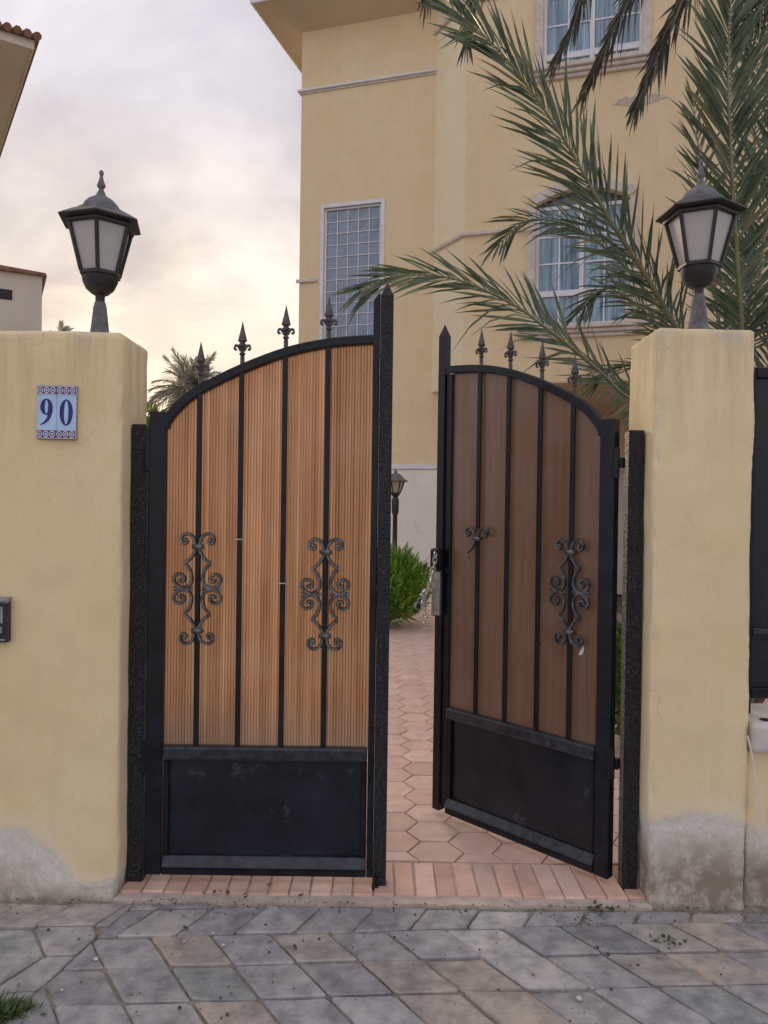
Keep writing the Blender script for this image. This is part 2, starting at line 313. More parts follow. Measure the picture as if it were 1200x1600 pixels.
# ------------------------------------------------------------------ mesh helpers
def tag(o, label=None, cat=None, group=None, kind=None):
    if label: o['label'] = label
    if cat: o['category'] = cat
    if group: o['group'] = group
    if kind: o['kind'] = kind
    return o
def empty(name, loc=(0, 0, 0), rz=0):
    o = bpy.data.objects.new(name, None); COL.objects.link(o); o.location = loc; o.rotation_euler = (0, 0, rz)
    o.empty_display_size = 0.05
    return o
def link(name, me, parent=None, loc=None):
    o = bpy.data.objects.new(name, me); COL.objects.link(o)
    if parent: o.parent = parent
    if loc is not None: o.location = loc
    return o
class MB:
    def __init__(s): s.v = []; s.f = []; s.m = []
    def add(s, vs, fs, mi=0):
        k = len(s.v); s.v += [tuple(v) for v in vs]; s.f += [tuple(k+i for i in f) for f in fs]; s.m += [mi]*len(fs); return s
    def box(s, x0, x1, y0, y1, z0, z1, mi=0):
        vs = [(x, y, z) for z in (z0, z1) for y in (y0, y1) for x in (x0, x1)]
        return s.add(vs, [(0, 2, 3, 1), (4, 5, 7, 6), (0, 1, 5, 4), (2, 6, 7, 3), (0, 4, 6, 2), (1, 3, 7, 5)], mi)
    def tube(s, pts, rad, n=8, mi=0, cap=True, flat=1.0, up=Vector((0, 1, 0))):
        pts = [Vector(p) for p in pts]; k = len(pts)
        rads = rad if isinstance(rad, (list, tuple)) else [rad]*k
        vs = []
        for i, p in enumerate(pts):
            t = (pts[min(i+1, k-1)] - pts[max(i-1, 0)]).normalized()
            a = up - t*up.dot(t)
            if a.length < 1e-4: a = Vector((1, 0, 0)) - t*t.x
            a.normalize(); b = t.cross(a)
            for j in range(n):
                w = 2*PI*j/n + PI/n
                vs.append(p + a*math.cos(w)*rads[i]*flat + b*math.sin(w)*rads[i])
        fs = [(i*n+j, i*n+(j+1) % n, (i+1)*n+(j+1) % n, (i+1)*n+j) for i in range(k-1) for j in range(n)]
        if cap: fs += [tuple(range(n))[::-1], tuple((k-1)*n+j for j in range(n))]
        return s.add(vs, fs, mi)
    def lathe(s, prof, n=16, c=(0, 0), rot=0, mi=0, cap=True):
        vs = []; k = len(prof)
        for r, z in prof:
            for j in range(n):
                w = 2*PI*j/n + rot; vs.append((c[0]+r*math.cos(w), c[1]+r*math.sin(w), z))
        fs = [(i*n+j, i*n+(j+1) % n, (i+1)*n+(j+1) % n, (i+1)*n+j) for i in range(k-1) for j in range(n)]
        if cap: fs += [tuple(range(n))[::-1], tuple((k-1)*n+j for j in range(n))]
        return s.add(vs, fs, mi)
    def prism(s, poly, axis, a, b, mi=0):
        """poly of 2D points extruded along axis ('y': (x,z) points, 'z': (x,y) points, 'x': (y,z) points)"""
        def p3(p, d): return (p[0], d, p[1]) if axis == 'y' else ((p[0], p[1], d) if axis == 'z' else (d, p[0], p[1]))
        n = len(poly); vs = [p3(p, a) for p in poly] + [p3(p, b) for p in poly]
        fs = [tuple(range(n)), tuple(range(n, 2*n))[::-1]] + [(i, n+i, n+(i+1) % n, (i+1) % n) for i in range(n)]
        return s.add(vs, fs, mi)
    def build(s, name, mats, parent=None, smooth=False, bev=0, seg=1, recalc=True, loc=None):
        me = bpy.data.meshes.new(name); me.from_pydata(s.v, [], s.f)
        for m in (mats if isinstance(mats, (list, tuple)) else [mats]): me.materials.append(MATS[m])
        me.polygons.foreach_set('material_index', s.m)
        if recalc or bev:
            bm = bmesh.new(); bm.from_mesh(me)
            bmesh.ops.recalc_face_normals(bm, faces=bm.faces)
            if bev:
                es = [e for e in bm.edges if len(e.link_faces) == 2 and e.calc_face_angle(0) > 0.6]
                bmesh.ops.bevel(bm, geom=es, offset=bev, segments=seg, profile=0.5, affect='EDGES', clamp_overlap=True)
            bm.to_mesh(me); bm.free()
        if smooth:
            me.shade_smooth()
            if smooth != 'all': me.set_sharp_from_angle(angle=R(40))
        return link(name, me, parent, loc)
def bbox(name, x, y, z, mat, parent=None, bev=0.003, loc=None, seg=1):
    return MB().box(min(x), max(x), min(y), max(y), min(z), max(z)).build(name, mat, parent, bev=bev, loc=loc, seg=seg)
def catmull(pts, per=8):
    pts = [Vector(p) for p in pts]; q = [pts[0]*2-pts[1]] + pts + [pts[-1]*2-pts[-2]]; out = []
    for i in range(1, len(q)-2):
        for k in range(per):
            t = k/per; a, b, c, d = q[i-1], q[i], q[i+1], q[i+2]
            out.append(0.5*((2*b)+(c-a)*t+(2*a-5*b+4*c-d)*t*t+(3*b-a-3*c+d)*t**3))
    out.append(pts[-1]); return out

def rough_block(name, x0, x1, y0, y1, z0, z1, mat, wear, r=0.022, step=0.022, amp=0.004, parent=None, wob=None):
    """Hand-rendered masonry block: rounded arrises, wavy faces, a 'wear' value per vertex that also eats into the face."""
    bm = bmesh.new()
    dims = ((x0, x1), (y0, y1), (z0, z1))
    ax = []
    for a, b in dims:
        n = max(2, int((b-a)/step)); inner = [a + r + (b-a-2*r)*i/(n-1) for i in range(n)]
        ax.append([a, a + r*0.3] + inner + [b - r*0.3, b])
    for fa in range(3):
        ua, va = (fa+1) % 3, (fa+2) % 3
        for side in (0, 1):
            g = {}
            for i, u in enumerate(ax[ua]):
                for j, v in enumerate(ax[va]):
                    p = [0, 0, 0]; p[fa] = dims[fa][side]; p[ua] = u; p[va] = v; g[i, j] = bm.verts.new(p)
            for i in range(len(ax[ua])-1):
                for j in range(len(ax[va])-1):
                    q = [g[i, j], g[i+1, j], g[i+1, j+1], g[i, j+1]]
                    bm.faces.new(q if side else q[::-1])
    bmesh.ops.remove_doubles(bm, verts=bm.verts, dist=1e-5)
    lay = bm.verts.layers.float.new('wear')
    for v in bm.verts:
        p = v.co.copy(); q = Vector([min(max(p[k], dims[k][0]+r), dims[k][1]-r) for k in range(3)])
        d = p - q
        if d.length > 1e-6:
            nrm = d.normalized(); p2 = q + nrm*r
        else: nrm = Vector((0, 0, 0)); p2 = p
        e = sum(1 for k in range(3) if abs(p[k]-q[k]) > r*0.4)
        w = wear(p, e >= 2)
        v[lay] = w
        h = amp*mnoise.noise(p*3.0) + amp*0.5*mnoise.noise(p*9.0 + Vector((5, 1, 2)))
        if w > 0.45: h -= (0.003 + 0.010*abs(mnoise.noise(p*18)))*min(1, (w-0.45)*3)
        if e >= 2: h -= 0.012*max(0, mnoise.noise(p*15.0 + Vector((9, 9, 3)))) + 0.008*max(0, mnoise.noise(p*31.0))
        v.co = p2 + nrm*h
        if wob: v.co = wob(v.co)
    me = bpy.data.meshes.new(name); bm.to_mesh(me); bm.free(); me.materials.append(MATS[mat]); me.shade_smooth()
    return link(name, me, parent)

def clip(poly, a, b, c):
    """keep the side a*x+b*y<=c of a convex polygon"""
    out = []
    for i in range(len(poly)):
        p, q = poly[i], poly[(i+1) % len(poly)]
        dp_, dq = a*p[0]+b*p[1]-c, a*q[0]+b*q[1]-c
        if dp_ <= 0: out.append(p)
        if dp_*dq < 0:
            t = dp_/(dp_-dq); out.append((p[0]+(q[0]-p[0])*t, p[1]+(q[1]-p[1])*t))
    return out
def area(p): return 0.5*abs(sum(p[i][0]*p[(i+1) % len(p)][1]-p[(i+1) % len(p)][0]*p[i][1] for i in range(len(p))))
def slab_verts(poly, z0, z1, inset, ch, tilt=(0, 0)):
    """chamfered slab: bottom ring, rim ring, top ring"""
    cx_ = sum(p[0] for p in poly)/len(poly); cy_ = sum(p[1] for p in poly)/len(poly)
    def sh(p, d):
        v = Vector((cx_-p[0], cy_-p[1])); l = v.length or 1; v = v/l*min(d, l*0.6); return (p[0]+v.x, p[1]+v.y)
    def zt(p): return tilt[0]*(p[0]-cx_)+tilt[1]*(p[1]-cy_)
    a = [sh(p, inset) for p in poly]; b = [sh(p, inset+ch) for p in poly]; n = len(poly)
    vs = [(p[0], p[1], z0) for p in a] + [(p[0], p[1], z1-ch*0.7+zt(p)) for p in a] + [(p[0], p[1], z1+zt(p)) for p in b]
    fs = [(i, (i+1) % n, n+(i+1) % n, n+i) for i in range(n)] + [(n+i, n+(i+1) % n, 2*n+(i+1) % n, 2*n+i) for i in range(n)] + [tuple(range(2*n, 3*n))]
    return vs, fs
def slab(name, poly, z0, z1, inset, ch, mat, parent, col, tilt=(0, 0)):
    m = MB(); m.add(*slab_verts(poly, z0, z1, inset, ch, tilt)); o = m.build(name, mat, parent); o.color = (*col, 1); return o

# ================================================================== GROUND
GP = 2.895     # front face of wall and pillars
tag(MB().add([(-600, -600, -0.06), (600, -600, -0.06), (600, 600, -0.06), (-600, 600, -0.06)], [(0, 1, 2, 3)]).build('ground', 'street_ground', recalc=False), kind='structure')
tag(MB().add([(-14, 3.2, -0.03), (14, 3.2, -0.03), (14, 30, -0.03), (-14, 30, -0.03)], [(0, 1, 2, 3)]).build('garden_bed', 'garden_soil', recalc=False), kind='structure')
pave = tag(MB().add([(-3.2, 0.2, -0.010), (3.2, 0.2, -0.010), (3.2, 2.93, -0.010), (-3.2, 2.93, -0.010)], [(0, 1, 2, 3)]).build('pavement', 'joint_sand', recalc=False), kind='structure')
tones = [(0.195, 0.195, 0.204), (0.212, 0.210, 0.217), (0.178, 0.179, 0.189), (0.230, 0.226, 0.228), (0.240, 0.217, 0.198), (0.228, 0.213, 0.200), (0.198, 0.206, 0.206)]
rot = R(4.0); cr, sr = math.cos(rot), math.sin(rot)
side, hgt = 0.205, 0.178; sl = side*0.5
def frame(u, v): return (u*cr - v*sr, 2.70 + u*sr + v*cr)
rp = random.Random(3)
SEAM = -0.98
for r_ in range(-7, 3):
    for k in range(-13, 13):
        for zone in (0, 1):
            if zone == 0:
                lean = 1 if r_ == 0 else -1           # the row along the gate leans the other way
                v0 = r_*hgt; off = (0.11 if r_ == 0 else 0.03) - (r_*sl if r_ < 0 else 0)
                if r_ > 0: off = 0.11 + r_*sl; lean = 1
            else:
                lean = 1 if r_ % 2 == 0 else -1; v0 = r_*hgt + 0.075; off = 0.02 + (0 if r_ % 2 == 0 else sl)
            u0 = k*side + off
            q = [frame(u0, v0), frame(u0+side, v0), frame(u0+side+lean*sl, v0+hgt), frame(u0+lean*sl, v0+hgt)]
            q = clip(q, 0, 1, GP-0.034-0.016*rp.random())
            if zone == 0 and q: q = clip(q, -1, 0.25, -(SEAM) + 0.25*2.6)
            if zone == 1 and q: q = clip(q, 1, -0.25, SEAM - 0.25*2.6)
            if len(q) < 3 or area(q) < 0.004: continue
            cxq = sum(p[0] for p in q)/len(q); cyq = sum(p[1] for p in q)/len(q)
            if abs(cxq) > 1.95 or cyq < 1.55: continue
            pr = [0.24, 0.22, 0.16, 0.13, 0.11, 0.09, 0.05]
            if -0.45 < cxq < 1.3 and cyq > 2.25: pr = [0.14, 0.15, 0.08, 0.15, 0.20, 0.22, 0.06]
            col = rp.choices(tones, pr)[0]; j = rp.uniform(0.85, 1.15); col = tuple(min(0.6, c*j*1.75) for c in col)
            q2 = []                                   # worn, uneven outline: jittered corners cut back, wavy edges
            for i_ in range(len(q)):
                a_, b_, c_ = Vector(q[i_-1]), Vector(q[i_]), Vector(q[(i_+1) % len(q)])
                la, lc = (a_-b_).length, (c_-b_).length
                if la < 0.02 or lc < 0.02: q2.append((b_.x, b_.y)); continue
                k1, k2 = rp.uniform(0.005, 0.016), rp.uniform(0.005, 0.016)
                q2.append(tuple(b_ + (a_-b_)/la*k1)); q2.append(tuple(b_ + (c_-b_)/lc*k2 + Vector((rp.uniform(-.0015, .0015), rp.uniform(-.0015, .0015)))))
                mid = (b_+c_)/2; q2.append((mid.x+rp.uniform(-.002, .002), mid.y+rp.uniform(-.002, .002)))
            slab('paver', q2, -0.05, rp.uniform(-0.005, 0.004), 0.003+rp.uniform(0, 0.004), 0.006, 'paver_stone', pave, col, (rp.uniform(-.022, .022), rp.uniform(-.022, .022)))

# mortar strip and soldier course under the gate
ep = [(1.03, 3.21), (-1.0, 3.21)] + [(-1.0+2.03*k/60, 2.872+0.016*mnoise.noise(Vector((k*0.37, 2, 0)))+0.008*mnoise.noise(Vector((k*1.3, 7, 0)))) for k in range(61)]
edge = tag(MB().prism(ep, 'z', -0.05, 0.004).build('brick_edging', 'cement'), kind='structure')
bt = [(0.72, 0.46, 0.36), (0.74, 0.49, 0.39), (0.70, 0.45, 0.36), (0.76, 0.53, 0.44)]
x = -0.985
while x < 0.99:
    w = 0.074 + rp.uniform(-0.003, 0.003); d = rp.uniform(-0.006, 0.006); sk = rp.uniform(-0.004, 0.004)
    q = [(x, 2.925+d), (x+w, 2.925+d), (x+w+sk, 3.198), (x+sk, 3.198)]
    slab('brick', q, -0.03, 0.012+rp.uniform(-0.002, 0.002), 0.002, 0.005, 'terracotta', edge, (lambda f_: tuple(c*f_ for c in rp.choice(bt)))(rp.uniform(0.85, 1.1)))
    x += w + 0.007
# hexagon path
path = tag(MB().add([(-2.4, 3.2, 0.000), (3.4, 3.2, 0.000), (3.4, 15.5, 0.000), (-2.4, 15.5, 0.000)], [(0, 1, 2, 3)]).build('garden_path', 'path_joint', recalc=False), kind='structure')
ht = [(0.76, 0.52, 0.42), (0.77, 0.54, 0.44), (0.74, 0.50, 0.41), (0.78, 0.56, 0.47)]
hs = 0.122; far = MB(); nh = 0
for i in range(-12, 19):
    for j in range(0, 46):
        hx = 0.06 + i*1.5*hs; hy = 3.19 + j*hs*math.sqrt(3) + (hs*math.sqrt(3)/2 if i % 2 else 0)
        q = [(hx+hs*math.cos(k*PI/3), hy+hs*math.sin(k*PI/3)) for k in range(6)]
        q = clip(q, 0, -1, -3.212)
        if len(q) < 3 or area(q) < 0.003 or hy > 12.2 or hx > 3.1: continue
        col = (lambda f_: tuple(c*f_ for c in rp.choice(ht)))(rp.uniform(0.92, 1.08))
        vis = -0.95 < hx < 1.25 and hy < 7.0 and (hx > -0.35 or hy < 3.8) and (hx < 0.5 + 0.1*hy)
        if vis and nh < 290:
            nh += 1; slab('paver', q, -0.02, 0.010+rp.uniform(-0.0015, 0.0015), 0.004, 0.003, 'terracotta', path, col)
        else: far.add(*slab_verts(q, -0.02, 0.010+rp.uniform(-0.0015, 0.0015), 0.004, 0.003))
fo = far.build('paver_field', 'terracotta', path); fo.color = (0.79, 0.57, 0.47, 1); fo['kind'] = 'stuff'

# ================================================================== PILLARS AND WALL
def wear_left(p, edge_):
    n = mnoise.noise(p*3.2 + Vector((3, 0, 0)))
    w = 0.0
    f = max(0, min(1, (-1.13 - p.x)/0.22))
    lim = 0.05 + 0.20*f + 0.07*n
    w = 0.66 - (p.z - lim)*(5.0 if p.z > lim else 1.0)
    if p.z < 0.07 + 0.05*n: w = max(w, 0.70 + (0.07-p.z)*3)
    if edge_: w = max(w, 0.36 + 0.25*mnoise.noise(p*11))
    return max(0, min(0.95, w))
def wear_right(p, edge_):
    n = mnoise.noise(p*3.0 + Vector((0, 7, 0)))
    lim = 0.27 + 0.09*n + 0.02*(p.x-1.0)
    w = (0.66 + (lim-p.z)*1.5 if p.z < lim else max(0, 0.66 - (p.z-lim)*4.5))
    if edge_ and p.z < 2.18: w = max(w, 0.40 + 0.28*mnoise.noise(p*12))
    return max(0, min(0.95, w))
def skirt(co):
    if co.y < 2.96 and co.z < 0.10: co = Vector((co.x, co.y - (0.10-co.z)*0.12*(1+mnoise.noise(co*6)), co.z))
    return co
PLX, PRX = -0.992, 1.018
lp = rough_block('gate_pillar', -2.3, PLX, GP, 3.215, -0.05, 2.14, 'pillar_plaster', wear_left, r=0.014, step=0.019, amp=0.006, wob=skirt)
tag(lp, 'wide cream plaster gate pillar bearing the blue number 90 tiles', 'pillar')
rpil = rough_block('gate_pillar', PRX, 1.392, GP, 3.215, -0.05, 2.186, 'pillar_plaster', wear_right, r=0.016, step=0.017, amp=0.006, wob=skirt)
tag(rpil, 'narrow cream plaster gate pillar with chipped corner, standing before the palm', 'pillar')
lw = rough_block('low_wall', 1.395, 2.9, GP+0.03, 3.17, -0.05, 0.585, 'pillar_plaster', wear_right, r=0.015, step=0.03, wob=skirt)
tag(lw, 'low cream wall with worn base beside the narrow pillar', 'wall')
cop = MB().box(1.400, 2.9, GP-0.02, 3.20, 0.587, 0.70).build('coping', 'coping_stone', lw, bev=0.018, seg=2)
MB().lathe([(0.022, 0.7015), (0.021, 0.7030), (0.008, 0.7030)], 16, (1.47, GP+0.035)).build('drain_ring', 'dark_plastic', lw)
fe = tag(empty('panel_fence', (1.4, 3.03, 0.702)), 'black metal panel fence standing on the low cream wall', 'fence')
bbox('post', (0.012, 0.052), (-0.02, 0.02), (0, 1.36), 'black_metal', fe)
bbox('rail', (0.054, 1.46), (-0.018, 0.018), (1.32, 1.36), 'black_metal', fe)
bbox('rail', (0.054, 1.46), (-0.018, 0.018), (0.06, 0.10), 'black_metal', fe)
bbox('rail', (0.054, 1.46), (-0.018, 0.018), (0.31, 0.335), 'rail_dusty', fe)
for k in range(9):
    bbox('slat', (0.06+k*0.155, 0.20+k*0.155), (0.004, 0.012), (0.10, 1.32), 'kick_sheet', fe, 0.001)
cb = MB().tube(catmull([P(1168, 1150, 2.86), P(1176, 1185, 2.865), P(1184, 1240, 2.868), P(1197, 1305, 2.87), P(1206, 1360, 2.87), P(1208, 1425, 2.86)], 6), 0.0035, 6).build('cable', 'cable_white', smooth=True)
tag(cb, 'thin white cable hanging down the low wall', 'cable')

# ================================================================== GATE POSTS
def gate_post(x0, x1, ztop, label):
    o = bbox('gate_post', (x0, x1), (2.995, 3.055), (0.0, ztop), 'embossed_iron', None, 0.004); tag(o, label, 'post', 'hinge posts of the gate'); return o
lpost = gate_post(PLX+0.004, PLX+0.064, 1.805, 'embossed black iron hinge post fixed to the pillar with number tiles')
rpost = gate_post(PRX-0.066, PRX-0.006, 1.808, 'embossed black iron hinge post fixed to the narrow chipped pillar')

# ================================================================== GATE LEAVES
ARCH = [(0.040, 1.800), (0.0575, 1.8425), (0.12, 1.9125), (0.2075, 1.9725), (0.37, 2.0525), (0.5425, 2.1175), (0.71, 2.1525), (0.88, 2.168)]
AC = catmull([(a, 0, b) for a, b in ARCH], 6)
def archz(x):
    for a, b in zip(AC, AC[1:]):
        if a.x <= x <= b.x: return a.z + (b.z-a.z)*(x-a.x)/max(1e-6, b.x-a.x)
    return AC[0].z if x < AC[0].x else AC[-1].z
def scroll_paths():
    """one quarter of the wrought ornament in metres (x out, z up)"""
    k = 0.000344
    horn = [(12, 455), (24, 520), (48, 585), (100, 622), (155, 615), (186, 575), (178, 530), (148, 512), (122, 530), (132, 556), (152, 552)]
    dart1 = [(14, 452), (42, 395), (88, 335), (146, 290)]
    dart2 = [(146, 290), (96, 236), (68, 165), (62, 95), (92, 36), (160, 8), (222, 34), (262, 82), (262, 132), (226, 164), (176, 158), (146, 124), (156, 88), (190, 84), (198, 112)]
    return [[Vector((x*k, 0, z*k)) for x, z in c] for c in (horn, dart1, dart2)]
def make_ornament():
    m = MB()
    for c in scroll_paths():
        pts = catmull(c, 5); n = len(pts)
        for sx in (-1, 1):
            for sz in (-1, 1):
                rr = [0.0074 if i < n*0.8 else 0.0074 + 0.0014*(i/n-0.8)*5 for i in range(n)]
                m.tube([Vector((p.x*sx, -0.020, p.z*sz)) for p in pts], rr, 6, flat=1.5)
    for sx in (-1, 1):                     # waist ties
        for dz in (-0.004, 0.004):
            m.tube([Vector((sx*0.016, -0.022, dz*1.2)), Vector((sx*0.057, -0.026, dz*0.3)), Vector((sx*0.094, -0.022, dz*1.6))], [0.003, 0.0062, 0.003], 6)
    col = MB().lathe([(0.010, -0.011), (0.023, -0.009), (0.026, 0), (0.023, 0.009), (0.010, 0.011)], 10, (0, -0.014))
    a = m.build('scroll_ornament', 'iron_cast', smooth=True).data; b = col.build('collar', 'iron_cast', smooth=True).data
    for n_ in ('scroll_ornament', 'collar'): bpy.data.objects.remove(bpy.data.objects[n_])
    return a, b
ORN, ORNC = make_ornament()
def make_broken():
    m = MB(); h, d1, d2 = scroll_paths()
    for sx in (-1, 1):
        m.tube([Vector((p.x*sx, -0.020, p.z)) for p in catmull(h, 5)], 0.0074, 6, flat=1.5)
    m.tube([Vector((-p.x, -0.020, p.z)) for p in catmull(d1, 5)], 0.0074, 6, flat=1.5)
    m.tube([Vector((-0.049, -0.021, 0.099)), Vector((-0.040, -0.028, 0.085)), Vector((-0.022, -0.034, 0.042))], 0.0035, 6, flat=1.4)
    m.lathe([(0.010, 0.154), (0.021, 0.156), (0.025, 0.164), (0.021, 0.172), (0.010, 0.174)], 10, (0, -0.014))
    o = m.build('scroll_ornament', 'iron_cast', smooth=True); me = o.data; bpy.data.objects.remove(o); return me
def make_finial():
    m = MB()
    m.lathe([(0.009, -0.012), (0.009, 0.030), (0.007, 0.034), (0.012, 0.038), (0.012, 0.044), (0.007, 0.048), (0.008, 0.062)], 8)
    m.lathe([(0.008, 0.060), (0.016, 0.070), (0.016, 0.078), (0.009, 0.084)], 8)
    m.lathe([(0.007, 0.082), (0.0185, 0.092), (0.015, 0.106), (0.009, 0.130), (0.0008, 0.168)], 6)
    for sx in (-1, 1):
        m.tube(catmull([(sx*0.006, 0, 0.052), (sx*0.016, 0, 0.070), (sx*0.026, 0, 0.074), (sx*0.031, 0, 0.064), (sx*0.027, 0, 0.057), (sx*0.022, 0, 0.061)], 4), [0.0055]*10+[0.0045]*11, 6)
    m.tube(catmull([(0, -0.006, 0.052), (0, -0.016, 0.070), (0, -0.024, 0.072), (0, -0.027, 0.064)], 4), 0.005, 6)
    o = m.build('finial', 'finial_iron', smooth=True); me = o.data; bpy.data.objects.remove(o); return me
FIN = make_finial(); BROK = make_broken()
BARS = (0.195, 0.3575, 0.5275, 0.695); WL = 0.95
def gate_leaf(loc, rz, s, label, main):
    g = tag(empty('gate_leaf', loc, rz), label, 'gate', 'leaves of the double gate')
    X = lambda a, b: (min(s*a, s*b), max(s*a, s*b))
    bbox('stile', X(0, 0.064), (-0.022, 0.022), (0.04, 1.856), 'black_metal', g, 0.004)
    # arched head rail
    m = MB(); n = len(AC); vs = []
    for i, p in enumerate(AC):
        t = (AC[min(i+1, n-1)]-AC[max(i-1, 0)]).normalized(); nn = Vector((-t.z, 0, t.x)); q = p - nn*0.034
        vs += [(s*p.x, -0.021, p.z), (s*p.x, 0.021, p.z), (s*q.x, 0.021, q.z), (s*q.x, -0.021, q.z)]
    fs = [(i*4+j, i*4+(j+1) % 4, i*4+4+(j+1) % 4, i*4+4+j) for i in range(n-1) for j in range(4)] + [(0, 1, 2, 3), tuple((n-1)*4+j for j in (3, 2, 1, 0))]
    m.add(vs, fs).build('arch_rail', 'black_metal', g, bev=0.003)
    # bottom half
    bbox('middle_rail', X(0.066, 0.868), (-0.026, 0.020), (0.492, 0.548), 'rail_dusty', g, 0.010, seg=2)
    bbox('bottom_rail', X(0.066, 0.868), (-0.022, 0.020), (0.04, 0.070), 'black_metal', g, 0.004)
    MB().prism([(-0.030, 0.072), (-0.030, 0.078), (-0.006, 0.112), (0.0, 0.112), (0.0, 0.072)], 'x', *X(0.068, 0.866)).build('bottom_moulding', 'rail_dusty', g, bev=0.002)
    # sheet, slightly dented
    m = MB(); nx, nz_ = 26, 14; vs = []
    for i in range(nx+1):
        for j in range(nz_+1):
            a, b = 0.066+0.802*i/nx, 0.072+0.418*j/nz_
            vs.append((s*a, 0.004 + 0.004*mnoise.noise(Vector((a*4+main*5, b*5, 1))) + 0.002*mnoise.noise(Vector((a*13, b*11, 4))), b))
    m.add(vs, [(i*(nz_+1)+j, (i+1)*(nz_+1)+j, (i+1)*(nz_+1)+j+1, i*(nz_+1)+j+1) for i in range(nx) for j in range(nz_)]).build('kick_panel', 'kick_sheet', g, smooth='all')
    for a in ((0.068, 0.088), (0.846, 0.866)):
        bbox('bead', X(*a), (-0.014, 0.0), (0.114, 0.490), 'black_metal', g, 0.004)
    # free stile
    if main:
        MB().prism([(s*0.870, 0.04), (s*0.896, 0.04), (s*0.896, 2.335), (s*0.870, 2.300)], 'y', -0.022, 0.022).build('stile', 'black_metal', g, bev=0.003)
        m = MB(); z1 = 2.318; a, b = X(0.897, 0.948)
        vs = [(a, -0.032, 0.012), (b, -0.032, 0.012), (b, 0.022, 0.012), (a, 0.022, 0.012), (a, -0.032, z1), (b, -0.032, z1), (b, 0.022, z1), (a, 0.022, z1), ((a+b)/2, -0.005, z1+0.058)]
        m.add(vs, [(3, 2, 1, 0), (0, 1, 5, 4), (1, 2, 6, 5), (2, 3, 7, 6), (3, 0, 4, 7), (4, 5, 8), (5, 6, 8), (6, 7, 8), (7, 4, 8)]).build('closing_post', 'embossed_iron', g, bev=0.003)
        MB().lathe([(0.007, -0.03), (0.007, 0.06)], 10, (s*0.905, -0.042)).build('drop_bolt', 'black_metal', g)
        bbox('bolt_guide', X(0.893, 0.918), (-0.052, -0.0335), (0.004, 0.022), 'black_metal', g, 0.002)
    else:
        a, b = X(0.906, 0.95); m = MB(); z1 = 2.315
        vs = [(a, -0.022, 0.04), (b, -0.022, 0.04), (b, 0.022, 0.04), (a, 0.022, 0.04), (a, -0.022, z1), (b, -0.022, z1), (b, 0.022, z1), (a, 0.022, z1), ((a+b)/2, 0, z1+0.065)]
        m.add(vs, [(3, 2, 1, 0), (0, 1, 5, 4), (1, 2, 6, 5), (2, 3, 7, 6), (3, 0, 4, 7), (4, 5, 8), (5, 6, 8), (6, 7, 8), (7, 4, 8)]).build('stile', 'black_metal', g, bev=0.003)
        bbox('bead', X(0.868, 0.905), (-0.010, 0.015), (0.072, 2.13), 'black_metal', g, 0.003)
    # bars and panels
    for x_ in BARS:
        bbox('bar', X(x_-0.0105, x_+0.0105), (-0.018, -0.004), (0.549, archz(x_)-0.030), 'black_metal', g, 0.003)
    xs = [0.064] + list(BARS) + [0.870]
    for k in range(5):
        a, b = xs[k]+0.001, xs[k+1]-0.001; nn = int((b-a)/0.0115*5); m = MB(); vs = []
        for i in range(nn+1):
            xx = a+(b-a)*i/nn; yy = 0.004 + (0.0014*math.sin(2*PI*xx/0.0115) if main else 0.0); zt = archz(xx)-0.020
            for z in (0.540, 0.9, 1.3, 1.7, zt): vs.append((s*xx, yy+0.003*mnoise.noise(Vector((xx*5, z*2, main*9))), min(z, zt)))
        m.add(vs, [(i*5+j, i*5+5+j, i*5+6+j, i*5+1+j) for i in range(nn) for j in range(4)])
        for i in range(0, nn+1, 5) if main else ():        # inner webs of the twin-wall sheet
            k0 = len(m.v); m.v += [(q[0], q[1]+0.0060, q[2]) for q in vs[i*5:i*5+5]]
            for j in range(4): m.f.append((i*5+j, i*5+j+1, k0+j+1, k0+j)); m.m.append(1)
        o = m.build('panel', ['bronze_panel' if main else 'brown_sheet', 'panel_web'], g, smooth='all', recalc=False); v = [0.97, 1.05, 1.12, 1.0, 0.94][k]; o.color = (v, v, v, 1)
    for x_ in BARS:
        link('finial', FIN, g, (s*x_, -0.004, archz(x_)-0.001))
    zs = {0: 1.165, 3: 1.150} if main else {0: 1.155, 3: 1.155}
    for k, z in zs.items():
        if not main and k == 3:
            link('scroll_ornament', BROK, g, (s*BARS[k], 0, z+0.035)); continue
        o = link('scroll_ornament', ORN, g, (s*BARS[k], 0, z)); link('collar', ORNC, o, (0, 0, 0.164)); link('collar', ORNC, o, (0, 0, -0.164))
    # hinges
    for z in (0.50, 1.68):
        h = bbox('hinge', X(-0.030, -0.002), (-0.014, 0.014), (z-0.02, z+0.02), 'black_metal', g, 0.002)
        MB().lathe([(0.008, z-0.062), (0.013, z-0.058), (0.013, z+0.058), (0.008, z+0.062)], 12, (s*-0.007, -0.016)).build('barrel', 'black_metal', h, smooth=True)
    for z, x_ in ((1.19, 0.5275), (1.36, 0.3575)) if main else ((0.92, 0.3575), (1.75, 0.5275)):       # wire ties on the bars
        bbox('wire_tie', X(x_-0.016, x_+0.012), (-0.0205, -0.003), (z-0.002, z+0.002), 'chain_steel' if main else 'rail_dusty', g, 0.0008)
    return g
gl = gate_leaf((-0.921, 3.02, 0), 0, 1, 'closed gate leaf with glowing ribbed orange-brown panels and embossed closing post', True)
gr = gate_leaf((0.912, 3.02, 0), R(-47.2), -1, 'gate leaf swung inward, dark brown panels and broken scroll', False)
